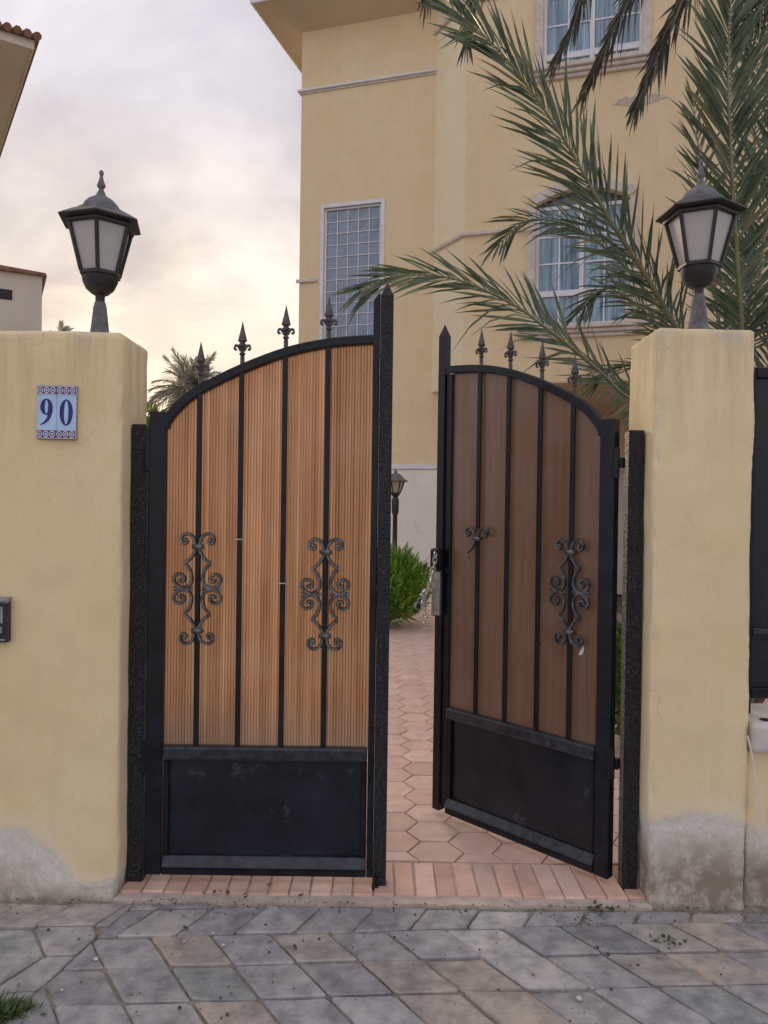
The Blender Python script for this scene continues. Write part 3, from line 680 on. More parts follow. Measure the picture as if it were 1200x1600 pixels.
def leaf_local(px, py, yl=-0.003):
    inv = (Matrix.Translation((0.912, 3.02, 0)) @ Matrix.Rotation(R(-47.2), 4, 'Z')).inverted()
    o_, d_ = inv @ Vector((0, 0, CAM_H)), inv.to_3x3() @ ray(px, py); return o_ + d_*((yl-o_.y)/d_.y)
q = leaf_local(909, 1016); m = MB()
m.prism([(q.x+a_, q.z+b_) for a_, b_ in ((-0.014, -0.022), (0.004, -0.018), (0.012, 0.004), (0.010, 0.022), (0.002, 0.016), (-0.006, -0.002))], 'y', -0.0045, -0.0035).build('sticker_scrap', 'tile_motif', gr)
# lock on the open leaf
lock = empty('lock_case'); lock.parent = gr
lock = bbox('lock_case', (-0.966, -0.951), (-0.030, 0.020), (0.97, 1.21), 'steel_lock', gr, 0.003); bpy.data.objects.remove(bpy.data.objects['lock_case'])
lock.name = 'lock_case'
MB().box(-0.944, -0.886, -0.070, -0.0305, 1.20, 1.30).build('lock_guard', 'black_metal', gr, bev=0.012, seg=2)
MB().box(-0.9510, -0.9000, -0.046, -0.031, 0.98, 1.19).build('lock_plate', 'steel_lock', gr, bev=0.003)
# chain hung on the lock (its own thing)
def link_mesh():
    m = MB(); pts = []
    for k in range(17):
        w = 2*PI*k/16; pts.append(Vector((0.0090*math.cos(w), 0, 0.0075*math.sin(w) + (0.008 if math.sin(w) > 0.01 else (-0.008 if math.sin(w) < -0.01 else 0)))))
    m.tube(pts, 0.0034, 6, cap=False); o = m.build('link', 'chain_steel', smooth='all'); me = o.data; bpy.data.objects.remove(o); return me
LINK = link_mesh()
gm = Matrix.Translation((0.912, 3.02, 0)) @ Matrix.Rotation(R(-47.2), 4, 'Z')
cp = [gm @ Vector(p) for p in ((-0.896, -0.078, 1.292), (-0.892, -0.085, 1.255), (-0.905, -0.082, 1.20), (-0.928, -0.074, 1.15), (-0.952, -0.066, 1.10), (-0.985, -0.060, 1.065), (-0.996, -0.045, 1.03), (-0.994, -0.040, 0.97), (-0.994, -0.040, 0.90))]
ch = tag(empty('chain', cp[0]), 'loose silver steel chain hanging from the lock of the open leaf', 'chain')
cc = catmull(cp, 20); acc = 0.0; last = cc[0]; idx = 0
for a, b in zip(cc, cc[1:]):
    acc += (b-a).length
    if acc >= 0.0225:
        acc = 0; o = link('link', LINK, ch); t = (b-a).normalized()
        o.rotation_mode = 'QUATERNION'; q = t.to_track_quat('Z', 'X')
        o.rotation_quaternion = q @ Matrix.Rotation(PI/2*(idx % 2)+0.4, 3, 'Z').to_quaternion(); o.location = b-cp[0]; idx += 1
for k in range(9):
    o = link('link', LINK, ch); o.location = cp[5] - cp[0] + Vector((random.uniform(-.02, .012), random.uniform(-.02, .01), random.uniform(-.055, .025))); o.rotation_euler = (random.uniform(0, 6), random.uniform(0, 6), random.uniform(0, 6))
pl = MB(); pl.box(-0.014, 0.014, -0.007, 0.007, -0.052, -0.022); pl.tube(catmull([(-0.009, 0, -0.022), (-0.009, 0, -0.006), (0, 0, 0.003), (0.009, 0, -0.006), (0.009, 0, -0.022)], 5), 0.0028, 6)
plo = pl.build('padlock', 'iron_cast', ch); plo.location = cp[5]-cp[0]+Vector((-0.018, -0.012, -0.01)); plo.rotation_euler = (0, 0.5, 0.7)

# ================================================================== LANTERNS
def make_lantern(loc, rotv, sc, label):
    g = tag(empty('pillar_lantern', loc), label, 'lantern', 'lanterns on the gate pillars'); g.scale = (sc*0.94, sc*0.94, sc)
    rot_ = rotv
    MB().lathe([(0.062, 0.0), (0.064, 0.006), (0.050, 0.014), (0.046, 0.022), (0.040, 0.030), (0.036, 0.060), (0.027, 0.138), (0.024, 0.146), (0.024, 0.152), (0.020, 0.157)], 20).build('base', 'lantern_grey', g, smooth=True)
    MB().lathe([(0.0195, 0.157), (0.0195, 0.180), (0.022, 0.184)], 16).build('neck', 'lantern_black', g, smooth=True)
    MB().lathe([(0.022, 0.182), (0.038, 0.190), (0.058, 0.207), (0.072, 0.235), (0.076, 0.256)], 12, rot=rot_).build('bowl', 'lantern_black', g, smooth=True)
    MB().lathe([(0.070, 0.256), (0.090, 0.258), (0.090, 0.272), (0.074, 0.276)], 6, rot=rot_).build('lower_rim', 'lantern_black', g, bev=0.002)
    rb, rt, zb, zt = 0.084, 0.136, 0.274, 0.452
    for k in range(6):
        w0 = rot_+k*PI/3; w1 = w0+PI/3
        def pt(w, r, z): return Vector((r*math.cos(w), r*math.sin(w), z))
        MB().tube([pt(w0, rb, zb-0.004), pt(w0, rt, zt+0.004)], 0.0088, 6, up=Vector((math.cos(w0), math.sin(w0), 0))).build('frame_bar', 'lantern_black', g)
        f = 0.945
        q = [pt(w0, rb*f, zb), pt(w1, rb*f, zb), pt(w1, rt*f, zt), pt(w0, rt*f, zt)]
        c = (q[0]+q[1]+q[2]+q[3])/4; nn = Vector((c.x, c.y, 0)).normalized()*0.003
        MB().add([*q, *[p-nn for p in q]], [(0, 1, 2, 3), (7, 6, 5, 4), (0, 4, 5, 1), (1, 5, 6, 2), (2, 6, 7, 3), (3, 7, 4, 0)]).build('pane', 'frosted_glass', g)
    MB().lathe([(0.120, 0.448), (0.148, 0.450), (0.150, 0.462), (0.120, 0.466)], 6, rot=rot_).build('upper_rim', 'lantern_black', g, bev=0.002)
    MB().lathe([(0.150, 0.464), (0.180, 0.468), (0.182, 0.474), (0.150, 0.492), (0.112, 0.512), (0.100, 0.516)], 6, rot=rot_).build('cap', 'lantern_black', g, bev=0.002)
    MB().lathe([(0.102, 0.510), (0.098, 0.520), (0.082, 0.523), (0.078, 0.532), (0.070, 0.548), (0.054, 0.564), (0.034, 0.576), (0.024, 0.582)], 12, rot=rot_).build('dome', 'lantern_grey', g, smooth=True)
    MB().lathe([(0.024, 0.580), (0.018, 0.592), (0.011, 0.606), (0.010, 0.612), (0.017, 0.620), (0.018, 0.626), (0.012, 0.640), (0.008, 0.656), (0.006, 0.664), (0.009, 0.670), (0.010, 0.676), (0.007, 0.684), (0.001, 0.688)], 12).build('finial', 'lantern_grey', g, smooth=True)
    return g
make_lantern((-1.14, 3.06, 2.139), R(-77), 0.985, 'hexagonal black lantern on the pillar with number tiles')
make_lantern((1.215, 3.0, 2.185), R(-85.5), 0.985, 'hexagonal black lantern on the narrow pillar before palm fronds')

# ================================================================== NUMBER TILES
a = P(60, 603, GP); b = P(122, 687, GP)
pw, ph = 0.150, 0.204
pq = tag(empty('house_number', ((a.x+b.x)/2, GP-0.004, (a.z+b.z)/2)), 'blue and white ceramic tiles reading 90 on the pillar', 'number sign')
pq.rotation_euler = (0, R(0.6), 0)
bbox('backing', (-pw/2, pw/2), (-0.006, 0.004), (-ph/2, ph/2), 'tile_edge', pq, 0.002)
def ring(m, cx_, cz, ao, bo, ai, bi, y0, y1, n=40, ox=0.0):
    vs = []
    for k in range(n):
        w = 2*PI*k/n; c, s_ = math.cos(w), math.sin(w)
        for (aa, bb, xx) in ((ao, bo, 0), (ai, bi, ox)):
            for y in (y0, y1): vs.append((cx_+xx+aa*c, y, cz+bb*s_))
    fs = []
    for k in range(n):
        a_, b_ = k*4, ((k+1) % n)*4
        fs += [(a_, b_, b_+2, a_+2), (a_, a_+1, b_+1, b_), (a_+2, b_+2, b_+3, a_+3), (a_+1, a_+3, b_+3, b_+1)]
    m.add(vs, fs)
for k in range(2):
    x0 = -pw/2+0.002+k*(pw/2-0.0015); x1 = x0+pw/2-0.0025; xc = (x0+x1)/2
    t = bbox('number_tile', (x0, x1), (-0.012, -0.0065), (-ph/2+0.003, ph/2-0.003), 'tile_white', pq, 0.0015)
    for z0, z1 in ((-ph/2+0.004, -0.066), (0.066, ph/2-0.004)):
        bd = bbox('border', (x0+0.001, x1-0.001), (-0.0135, -0.0122), (z0, z1), 'tile_blue', t, 0)
        m = MB(); zc_ = (z0+z1)/2
        for q in range(3):
            ring(m, x0+0.012+q*0.0235, zc_, 0.0105, 0.0125, 0.0075, 0.009, -0.0145, -0.0134, 14)
            ring(m, x0+0.012+q*0.0235, zc_, 0.0042, 0.005, 0.0015, 0.002, -0.0145, -0.0134, 8)
        m.box(x0+0.001, x1-0.001, -0.0143, -0.0134, z0, z0+0.0022); m.box(x0+0.001, x1-0.001, -0.0143, -0.0134, z1-0.0022, z1)
        m.build('border', 'tile_motif', t).name = 'border_motif'
    m = MB()
    if k == 1: ring(m, xc, 0.0, 0.0245, 0.049, 0.0088, 0.0445, -0.0135, -0.0118)
    else:
        ring(m, xc-0.001, 0.020, 0.0225, 0.0305, 0.0068, 0.0262, -0.0135, -0.0118)
        tp = catmull([(xc+0.0150, 0, 0.022), (xc+0.0140, 0, 0.000), (xc+0.0060, 0, -0.025), (xc-0.0085, 0, -0.040), (xc-0.0230, 0, -0.0475)], 6); n = len(tp); vs = []
        for i, p in enumerate(tp):
            tt = (tp[min(i+1, n-1)]-tp[max(i-1, 0)]).normalized(); nn = Vector((-tt.z, 0, tt.x)); w = 0.0068*(1-(i/(n-1))**1.6)+0.0010
            for sg in (-1, 1):
                for y in (-0.0136, -0.0118): vs.append((p.x+nn.x*w*sg, y, p.z+nn.z*w*sg))
        fs = []
        for i in range(n-1):
            a_, b_ = i*4, i*4+4; fs += [(a_, a_+2, b_+2, b_), (a_+1, b_+1, b_+3, a_+3), (a_, b_, b_+1, a_+1), (a_+2, a_+3, b_+3, b_+2)]
        m.add(vs, fs)
    m.build('digit', 'tile_blue', t)
# intercom
a = P(18, 936, GP); b = P(18, 1002, GP)
ic = tag(empty('intercom', (a.x-0.055, GP-0.002, (a.z+b.z)/2)), 'black intercom box with pale screen on the wide pillar', 'intercom'); hz = (a.z-b.z)/2
bbox('case', (-0.055, 0.055), (-0.030, 0.002), (-hz, hz), 'dark_plastic', ic, 0.004)
MB().prism([(-0.048, hz-0.004), (-0.046, hz+0.003), (0.002, hz+0.010), (0.002, hz-0.002), (-0.0305, hz-0.014)], 'x', -0.057, 0.057).build('hood', 'grey_plastic', ic, bev=0.002)
bbox('screen', (-0.040, 0.040), (-0.034, -0.0305), (-0.008, 0.055), 'grey_plastic', ic, 0.002)
bbox('button', (-0.036, 0.038), (-0.036, -0.0305), (-0.045, -0.020), 'grey_plastic', ic, 0.003)
bbox('lip', (-0.050, 0.050), (-0.038, -0.0305), (-hz+0.008, -hz+0.014), 'grey_plastic', ic, 0.001)

# ================================================================== VILLA
TH = R(17)
HO = Vector((-1.345, 11.78, 0)); hu = Vector((math.cos(TH), -math.sin(TH), 0)); hd = Vector((math.sin(TH), math.cos(TH), 0))
def HP(px, py, yl):
    d = ray(px, py); o = Vector((0, 0, CAM_H))
    t = (yl - (o-HO).dot(hd))/d.dot(hd); p = o + d*t
    return (p-HO).dot(hu), p.z
V = tag(empty('villa', HO, -TH), 'cream two storey villa with blue paned windows behind the gate', 'house')
def facade(m, x0, x1, z0, z1, yf, depth, holes):
    """wall face at y=yf with recessed rectangular openings"""
    xs = sorted({x0, x1, *[h[0] for h in holes], *[h[1] for h in holes]}); zs = sorted({z0, z1, *[h[2] for h in holes], *[h[3] for h in holes]})
    for i in range(len(xs)-1):
        for j in range(len(zs)-1):
            cx_, cz = (xs[i]+xs[i+1])/2, (zs[j]+zs[j+1])/2
            if any(h[0] < cx_ < h[1] and h[2] < cz < h[3] for h in holes): continue
            m.add([(xs[i], yf, zs[j]), (xs[i+1], yf, zs[j]), (xs[i+1], yf, zs[j+1]), (xs[i], yf, zs[j+1])], [(0, 1, 2, 3)])
    for a_, b_, c_, d_ in holes:
        y2 = yf+depth
        m.add([(a_, yf, c_), (b_, yf, c_), (b_, yf, d_), (a_, yf, d_), (a_, y2, c_), (b_, y2, c_), (b_, y2, d_), (a_, y2, d_)], [(0, 4, 5, 1), (1, 5, 6, 2), (2, 6, 7, 3), (3, 7, 4, 0)])
YB = -0.60
for _k in range(30):                       # the bay has a splayed (45 degree) corner: solve its depth from the two edges
    YB = -(HP(725, 400, YB)[0] - HP(679, 300, 0)[0])*0.5 + YB*0.5
xw0, zt_ = HP(507, 326, 0); xw1, _ = HP(596, 322, 0); _, zb_ = HP(550, 640, 0)
SW = (xw0, xw1, 3.3, zt_)
bx0, _ = HP(679, 300, 0); BX1 = 8.5; bxf = bx0 - YB
ZE = 8.70; ZBAY = 3.16
m = MB()
facade(m, 0, bx0, 0, ZE, 0, 0.10, [SW])
XR = HP(700, 700, 0)[0]; YP = 3.2
facade(m, bx0, XR, 0, ZBAY, 0, 0.10, [])
m.add([(XR, 0, 0), (XR, YP, 0), (XR, YP, ZBAY), (XR, 0, ZBAY)], [(0, 1, 2, 3)])
m.add([(XR, YP, 0), (BX1, YP, 0), (BX1, YP, ZBAY), (XR, YP, ZBAY)], [(0, 1, 2, 3)])
m.add([(0, 0, 0), (0, 6, 0), (0, 6, ZE), (0, 0, ZE)], [(0, 3, 2, 1)])
m.add([(0, 6, 0), (BX1, 6, 0), (BX1, 6, ZE), (0, 6, ZE)], [(0, 1, 2, 3)])
m.add([(BX1, 0, 0), (BX1, 6, 0), (BX1, 6, ZE), (BX1, 0, ZE)], [(0, 1, 2, 3)])
m.build('wall', 'house_plaster', V, recalc=False)
# projecting bay, carried over the porch
lx0, lz1 = HP(832, 300, YB); lx1, lz0 = HP(984, 506, YB)
ux0, uz0 = HP(848, 112, YB); ux1, _ = HP(1004, 100, YB)
lz1 = HP(900, 292, YB)[1]; LWn = (lx0+0.05, lx1-0.02, lz0+0.02, lz1-0.03)
UWn = (ux0, ux1, uz0+0.02, uz0+1.75)
m = MB(); ZTOP = 10.6
facade(m, bxf, BX1, ZBAY, ZTOP, YB, 0.14, [LWn, UWn])
MB().add([(bx0, 0, ZBAY), (bx0, 0, ZTOP), (bxf, YB, ZTOP), (bxf, YB, ZBAY)], [(0, 1, 2, 3)]).build('splayed_corner', 'lit_splay_plaster', V, recalc=False)
m.add([(BX1, 6, ZBAY), (BX1, 6, ZTOP), (BX1, YB, ZTOP), (BX1, YB, ZBAY)], [(0, 1, 2, 3)])
m.add([(bx0, 0, ZE), (bx0, 6, ZE), (bx0, 6, ZTOP), (bx0, 0, ZTOP)], [(0, 1, 2, 3)])
# arch spandrels of the lower window
ww = LWn[1]-LWn[0]; rise = 0.16; nseg = 14
def archw(u): return LWn[3] - rise*(2*u-1)**2
for k in range(nseg):
    u0, u1 = k/nseg, (k+1)/nseg; xa, xb = LWn[0]+ww*u0, LWn[0]+ww*u1
    m.add([(xa, YB+0.001, archw(u0)), (xb, YB+0.001, archw(u1)), (xb, YB+0.001, LWn[3]), (xa, YB+0.001, LWn[3])], [(0, 1, 2, 3)])
    m.add([(xa, YB+0.001, archw(u0)), (xb, YB+0.001, archw(u1)), (xb, YB+0.139, archw(u1)), (xa, YB+0.139, archw(u0))], [(0, 1, 2, 3)])
m.build('bay_wall', 'house_plaster', V, recalc=False)
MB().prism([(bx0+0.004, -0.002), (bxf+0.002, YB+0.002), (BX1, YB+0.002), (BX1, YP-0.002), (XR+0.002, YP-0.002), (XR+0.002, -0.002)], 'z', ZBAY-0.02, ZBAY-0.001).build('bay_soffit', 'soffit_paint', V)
MB().prism([(bx0, 0), (bxf, YB), (BX1, YB), (BX1, 6), (bx0, 6)], 'z', ZTOP, ZTOP+0.25).build('parapet', 'stone_trim', V)
# plinth and mouldings
bbox('plinth', (-0.012, XR+0.012), (-0.012, -0.0005), (0, 2.03), 'plinth_paint', V, 0)
bbox('plinth', (XR+0.013, BX1), (YP-0.012, YP-0.0005), (0, 2.03), 'plinth_paint', V, 0)
bbox('dado_moulding', (XR+0.013, BX1), (YP-0.035, YP-0.0125), (2.04, 2.105), 'white_trim', V, 0.008, seg=2)
bbox('dado_moulding', (-0.035, XR+0.035), (-0.035, -0.0125), (2.04, 2.105), 'white_trim', V, 0.008, seg=2)
def moulding(pts, z, h, d, mat):
    m = MB()
    for (xa, ya), (xb, yb) in pts: m.box(min(xa, xb)-0.0, max(xa, xb), min(ya, yb), max(ya, yb), z, z+h)
    return m.build('moulding', mat, V, bev=0.006)
zm = HP(463, 150, 0)[1]; d = 0.045
for dz, h, dd, mt in ((0, 0.028, 0.025, 'stone_trim'), (0.030, 0.032, 0.055, 'white_trim')):
    moulding([((-dd, -dd), (bx0-0.002, -0.001))], zm+dz, h, dd, mt)
    moulding([((-dd, 0.0), (-0.001, 6))], zm+dz, h, dd, mt)
z2 = HP(463, 443, 0)[1]
moulding([((-0.04, -0.04), (SW[0]-0.10, -0.001))], z2, 0.05, d, 'stone_trim')
z3 = HP(725, 370, YB)[1]
def bay_moulding(z, xe, h=0.05, e=0.045):
    MB().prism([(bx0-0.001, -0.001), (bxf-0.0005, YB-0.001), (xe, YB-0.001), (xe, YB-e), (bxf-e*0.41, YB-e), (bx0-e*1.41, -0.001)], 'z', z, z+h).build('moulding', 'stone_trim', V, bev=0.006)
bay_moulding(z3, LWn[0]-0.14)
z4 = HP(679, 55, 0)[1]
bay_moulding(z4, bxf+0.55)
# hipped roof with sloping eaves
OV, ZO = 0.56, 8.90
m = MB()
A_ = [(-OV, -OV, ZO), (BX1+OV, -OV, ZO), (BX1+OV, 6+OV, ZO), (-OV, 6+OV, ZO)]; B_ = [(-0.002, -0.002, ZE), (BX1, -0.002, ZE), (BX1, 6, ZE), (-0.002, 6, ZE)]
A_[1] = (bx0+OV-0.004, -OV, ZO); B_[1] = (bx0-0.002, -0.002, ZE); A_[2] = (bx0-0.002, 6+OV, ZO); B_[2] = (bx0-0.002, 6, ZE)
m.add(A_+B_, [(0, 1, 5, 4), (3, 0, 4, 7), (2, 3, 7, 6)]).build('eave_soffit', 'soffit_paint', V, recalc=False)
m = MB(); m.box(-OV-0.03, bx0+OV-0.004, -OV-0.03, -OV, ZO-0.02, ZO+0.10); m.box(-OV-0.03, -OV, -OV+0.001, 6+OV, ZO-0.02, ZO+0.10)
m.build('fascia', 'white_trim', V, bev=0.006)
rf = MB().add([(-OV-0.06, -OV-0.06, ZO+0.10), (bx0-0.004, -OV-0.06, ZO+0.10), (bx0-0.004, 6+OV, ZO+0.10), (-OV-0.06, 6+OV, ZO+0.10), (bx0-0.004, 1.6, ZO+1.0), (bx0-0.004, 4.4, ZO+1.0)],
         [(0, 1, 4), (0, 4, 5, 3), (3, 5, 2), (0, 3, 2, 1), (1, 2, 5, 4)]).build('roof', 'roof_tile', V)
# stair window: white frame, thin glazing bars, small blue panes
def rect_frame(m, x0, x1, z0, z1, w, ya, yb):
    m.box(x0, x0+w, ya, yb, z0, z1); m.box(x1-w, x1, ya, yb, z0, z1); m.box(x0+w, x1-w, ya, yb, z0, z0+w); m.box(x0+w, x1-w, ya, yb, z1-w, z1)
m = MB(); rect_frame(m, SW[0]-0.055, SW[1]+0.055, SW[2]-0.055, SW[3]+0.055, 0.055, -0.020, 0.02)
sw = m.build('stair_window', 'white_trim', V, bev=0.004)
m = MB(); rect_frame(m, SW[0], SW[1], SW[2], SW[3], 0.03, 0.02, 0.07); m.build('frame', 'white_trim', sw)
nxp, nzp = 5, 15; gx = (SW[1]-SW[0]-0.06)/nxp; gz = (SW[3]-SW[2]-0.06)/nzp
for i in range(nxp):
    for j in range(nzp):
        xa, za = SW[0]+0.03+i*gx, SW[2]+0.03+j*gz; t1, t2 = random.uniform(-.004, .004), random.uniform(-.004, .004)
        MB().add([(xa+0.005, 0.052+t1, za+0.005), (xa+gx-0.005, 0.052-t1, za+0.005), (xa+gx-0.005, 0.052+t2, za+gz-0.005), (xa+0.005, 0.052-t2, za+gz-0.005)], [(0, 1, 2, 3)]).build('pane', 'stair_glass', sw, recalc=False)
for i in range(1, nxp): bbox('glazing_bar', (SW[0]+0.03+i*gx-0.005, SW[0]+0.03+i*gx+0.005), (0.036, 0.064), (SW[2]+0.03, SW[3]-0.03), 'white_trim', sw, 0)
for j in range(1, nzp): bbox('glazing_bar', (SW[0]+0.03, SW[1]-0.03), (0.038, 0.062), (SW[2]+0.03+j*gz-0.005, SW[2]+0.03+j*gz+0.005), 'white_trim', sw, 0)
# bay windows
def bay_window(Wn, arch, zsplit, cols):
    x0, x1, z0, z1 = Wn; y = YB
    w_ = 0.10; m = MB()
    def zt(x):
        if not arch: return z1
        return archw(min(1, max(0, (x-x0)/(x1-x0))))
    m.box(x0-w_, x0-0.002, y-0.035, y-0.001, z0, zt(x0)); m.box(x1+0.002, x1+w_, y-0.035, y-0.001, z0, zt(x1))
    n = 16; vs = []
    for k in range(n+1):
        u = k/n; xx = x0+(x1-x0)*u; xo = x0-w_+(x1-x0+2*w_)*u
        for yy in (y-0.036, y-0.001): vs += [(xx, yy, zt(xx)+0.002), (xo, yy, zt(xx)+w_)]
    m.add(vs, [f for k in range(n) for f in ((k*4, k*4+4, k*4+5, k*4+1), (k*4+2, k*4+3, k*4+7, k*4+6), (k*4, k*4+2, k*4+6, k*4+4), (k*4+1, k*4+5, k*4+7, k*4+3))] + [(0, 1, 3, 2), (n*4, n*4+2, n*4+3, n*4+1)])
    win = m.build('window_surround', 'stone_trim', V)
    m = MB()
    for k, (dd, hh) in enumerate(((0.05, 0.05), (0.09, 0.05), (0.13, 0.06))): m.box(x0-w_-0.05-dd*0.5, x1+w_+0.05+dd*0.5, y-dd, y-0.001, z0-0.165+k*0.052, z0-0.165+k*0.052+hh-0.0)
    m.build('sill', 'stone_trim', win, bev=0.008)
    yf = y+0.07
    # dark backing panel closes the opening
    MB().add([(x0, y+0.135, z0), (x1, y+0.135, z0), (x1, y+0.135, z1), (x0, y+0.135, z1)], [(0, 1, 2, 3)]).build('reveal_back', 'dark_void', win, recalc=False)
    zr = [z0] + zsplit + [z1-(rise+0.02 if arch else 0)]
    xm = (x0+x1)/2
    m = MB(); rect_frame(m, x0, x1, z0, zr[-1], 0.045, yf-0.02, yf+0.03); m.box(xm-0.03, xm+0.03, yf-0.022, yf+0.03, z0+0.045, zr[-1]-0.045)
    for z in zsplit: m.box(x0+0.045, x1-0.045, yf-0.024, yf+0.03, z-0.04, z+0.04)
    m.build('frame', 'white_trim', win, bev=0.003)
    if arch:      # curved head light
        m = MB(); vs = []
        for k in range(n+1): xx = x0+(x1-x0)*k/n; vs += [(xx, yf+0.012, zr[-1]+0.001), (xx, yf+0.012, max(zt(xx), zr[-1]+0.002))]
        m.add(vs, [(2*k, 2*k+2, 2*k+3, 2*k+1) for k in range(n)]).build('head_pane', 'dark_glass', win, recalc=False)
    for a_, b_ in ((x0+0.045, xm-0.03), (xm+0.03, x1-0.045)):
        for zi in range(len(zr)-1):
            za = zr[zi]+0.045; zb2 = zr[zi+1]-0.045; nr = max(1, round((zb2-za)/0.36)); g1 = (b_-a_)/cols; g2 = (zb2-za)/nr
            for i in range(cols):
                for j in range(nr):
                    xa, zz = a_+i*g1, za+j*g2; t1, t2 = random.uniform(-.003, .003), random.uniform(-.003, .003)
                    MB().add([(xa+.004, yf+t1, zz+.004), (xa+g1-.004, yf-t1, zz+.004), (xa+g1-.004, yf+t2, zz+g2-.004), (xa+.004, yf-t2, zz+g2-.004)], [(0, 1, 2, 3)]).build('pane', 'curtain_glass', win, recalc=False)
            for i in range(1, cols): bbox('glazing_bar', (a_+i*g1-.010, a_+i*g1+.010), (yf-.012, yf+.012), (za, zb2), 'white_trim', win, 0)
            for j in range(1, nr): bbox('glazing_bar', (a_, b_), (yf-.011, yf+.011), (za+j*g2-.010, za+j*g2+.010), 'white_trim', win, 0)
bay_window(LWn, True, [HP(900, 455, YB)[1]], 2)
bay_window(UWn, False, [HP(930, 76, YB)[1]], 2)
# patch of bare cement where paint has come off under the upper sill
m = MB(); cx_, cz_ = HP(1000, 156, YB); n = 26
poly = [(cx_+0.40*math.cos(2*PI*k/n)*(0.75+0.35*mnoise.noise(Vector((k*0.9, 3, 0)))), cz_+0.085*math.sin(2*PI*k/n)*(0.8+0.6*mnoise.noise(Vector((k*0.7, 0, 5))))) for k in range(n)]
m.prism(poly, 'y', YB-0.006, YB-0.001).build('bare_patch', 'cement', V)

# ================================================================== NEIGHBOURS
nv = tag(empty('neighbour_house', P(50, 76, 12.0).xy.to_3d()), 'beige house with brown tiled eave seen over the wide pillar', 'house'); nv.rotation_euler = (0, 0, R(33))
ez = P(50, 76, 12.0).z
MB().box(-7, -0.75, 0.75, 8, 0, ez+0.02).build('wall', 'neighbour_wall', nv)
MB().add([(-7, 0, ez), (0, 0, ez), (0, 9, ez), (-7, 9, ez), (-7, 0.7, ez+0.04), (-0.7, 0.7, ez+0.04), (-0.7, 9, ez+0.04)], [(0, 1, 5, 4), (1, 2, 6, 5)]).build('eave_soffit', 'neighbour_soffit', nv)
m = MB(); m.box(-7, 0.03, -0.03, 0.0, ez-0.02, ez+0.12); m.box(0.0, 0.03, 0.001, 9, ez-0.02, ez+0.12); m.build('fascia', 'neighbour_soffit', nv)
m = MB(); m.add([(-7, -0.1, ez+0.13), (0.1, -0.1, ez+0.13), (0.1, 9, ez+0.13), (-7, 9, ez+0.13), (-7, 4, ez+1.9), (-3.6, 4.2, ez+1.9)], [(0, 1, 5, 4), (1, 2, 5), (2, 3, 4, 5), (0, 3, 2, 1)]); m.build('roof', 'roof_tile', nv)
m2 = MB()
for k in range(40): m2.tube([Vector((0.06-k*0.14, -0.13, ez+0.15)), Vector((0.06-k*0.14, 0.5, ez+0.42))], 0.062, 8)
m2.build('eave_tiles', 'roof_tile', nv)['kind'] = 'stuff'
fb = P(0, 515, 26); ft = P(66, 432, 26)
fh = tag(empty('far_house', (ft.x, 26, 0), R(27)), 'small pale flat roofed house with dark vent, far behind lantern', 'house')
MB().box(-5, 0, 0, 5, 0, ft.z).build('wall', 'neighbour_wall', fh)
MB().add([(-5.1, -0.15, ft.z+0.001), (0.14, -0.15, ft.z+0.001), (0.14, 5.1, ft.z+0.001), (-5.1, 5.1, ft.z+0.001), (-5.1, -0.15, ft.z+0.35), (0.10, -0.15, ft.z+0.09), (0.10, 5.1, ft.z+0.09), (-5.1, 5.1, ft.z+0.35)],
         [(0, 1, 2, 3), (4, 5, 6, 7), (0, 1, 5, 4), (1, 2, 6, 5), (2, 3, 7, 6), (3, 0, 4, 7)]).build('roof', 'roof_tile', fh)
va = P(19, 469, 26); vb = P(-8, 450, 26)
def on_face(p):      # pixel ray met with the turned front face of the far house
    r_ = p.x/26; l_ = (p.x-ft.x)/(math.cos(R(27))-r_*math.sin(R(27))); return l_, CAM_H+(p.z-CAM_H)*(26+l_*math.sin(R(27)))/26
(xa, za), (xb, zb3) = on_face(va), on_face(vb)
bbox('vent', (xb, xa), (-0.02, -0.001), (za, zb3), 'dark_void', fh, 0)

# ================================================================== GARDEN LAMP
gp = P(616, 905, 10.2); gp.z = 0
g = tag(empty('garden_lamp', gp), 'slim black garden lamp post with yellowed lantern before villa wall', 'lamp post')
zt = P(616, 733, 10.2).z
MB().lathe([(0.09, 0), (0.09, 0.05), (0.05, 0.12), (0.045, 0.5), (0.06, 0.54), (0.06, 0.60), (0.036, 0.64), (0.030, zt-0.62), (0.048, zt-0.56), (0.048, zt-0.40), (0.030, zt-0.37)], 12).build('post', 'lantern_black', g, smooth=True)
MB().lathe([(0.030, zt-0.372), (0.062, zt-0.335), (0.066, zt-0.31)], 6).build('bowl', 'lantern_black', g)
for k in range(6):
    w0, w1 = k*PI/3, (k+1)*PI/3
    def pt(w, r, z): return (r*math.cos(w), r*math.sin(w), z)
    MB().tube([pt(w0, 0.066, zt-0.315), pt(w0, 0.118, zt-0.16)], 0.008, 5).build('frame_bar', 'lantern_black', g)
    MB().add([pt(w0, 0.061, zt-0.312), pt(w1, 0.061, zt-0.312), pt(w1, 0.112, zt-0.16), pt(w0, 0.112, zt-0.16)], [(0, 1, 2, 3)]).build('pane', 'yellowed_glass', g, recalc=False)
MB().lathe([(0.16, zt-0.165), (0.165, zt-0.155), (0.10, zt-0.115), (0.085, zt-0.09), (0.05, zt-0.062), (0.02, zt-0.055), (0.022, zt-0.03), (0.004, zt)], 12).build('cap', 'lantern_grey', g, smooth=True)

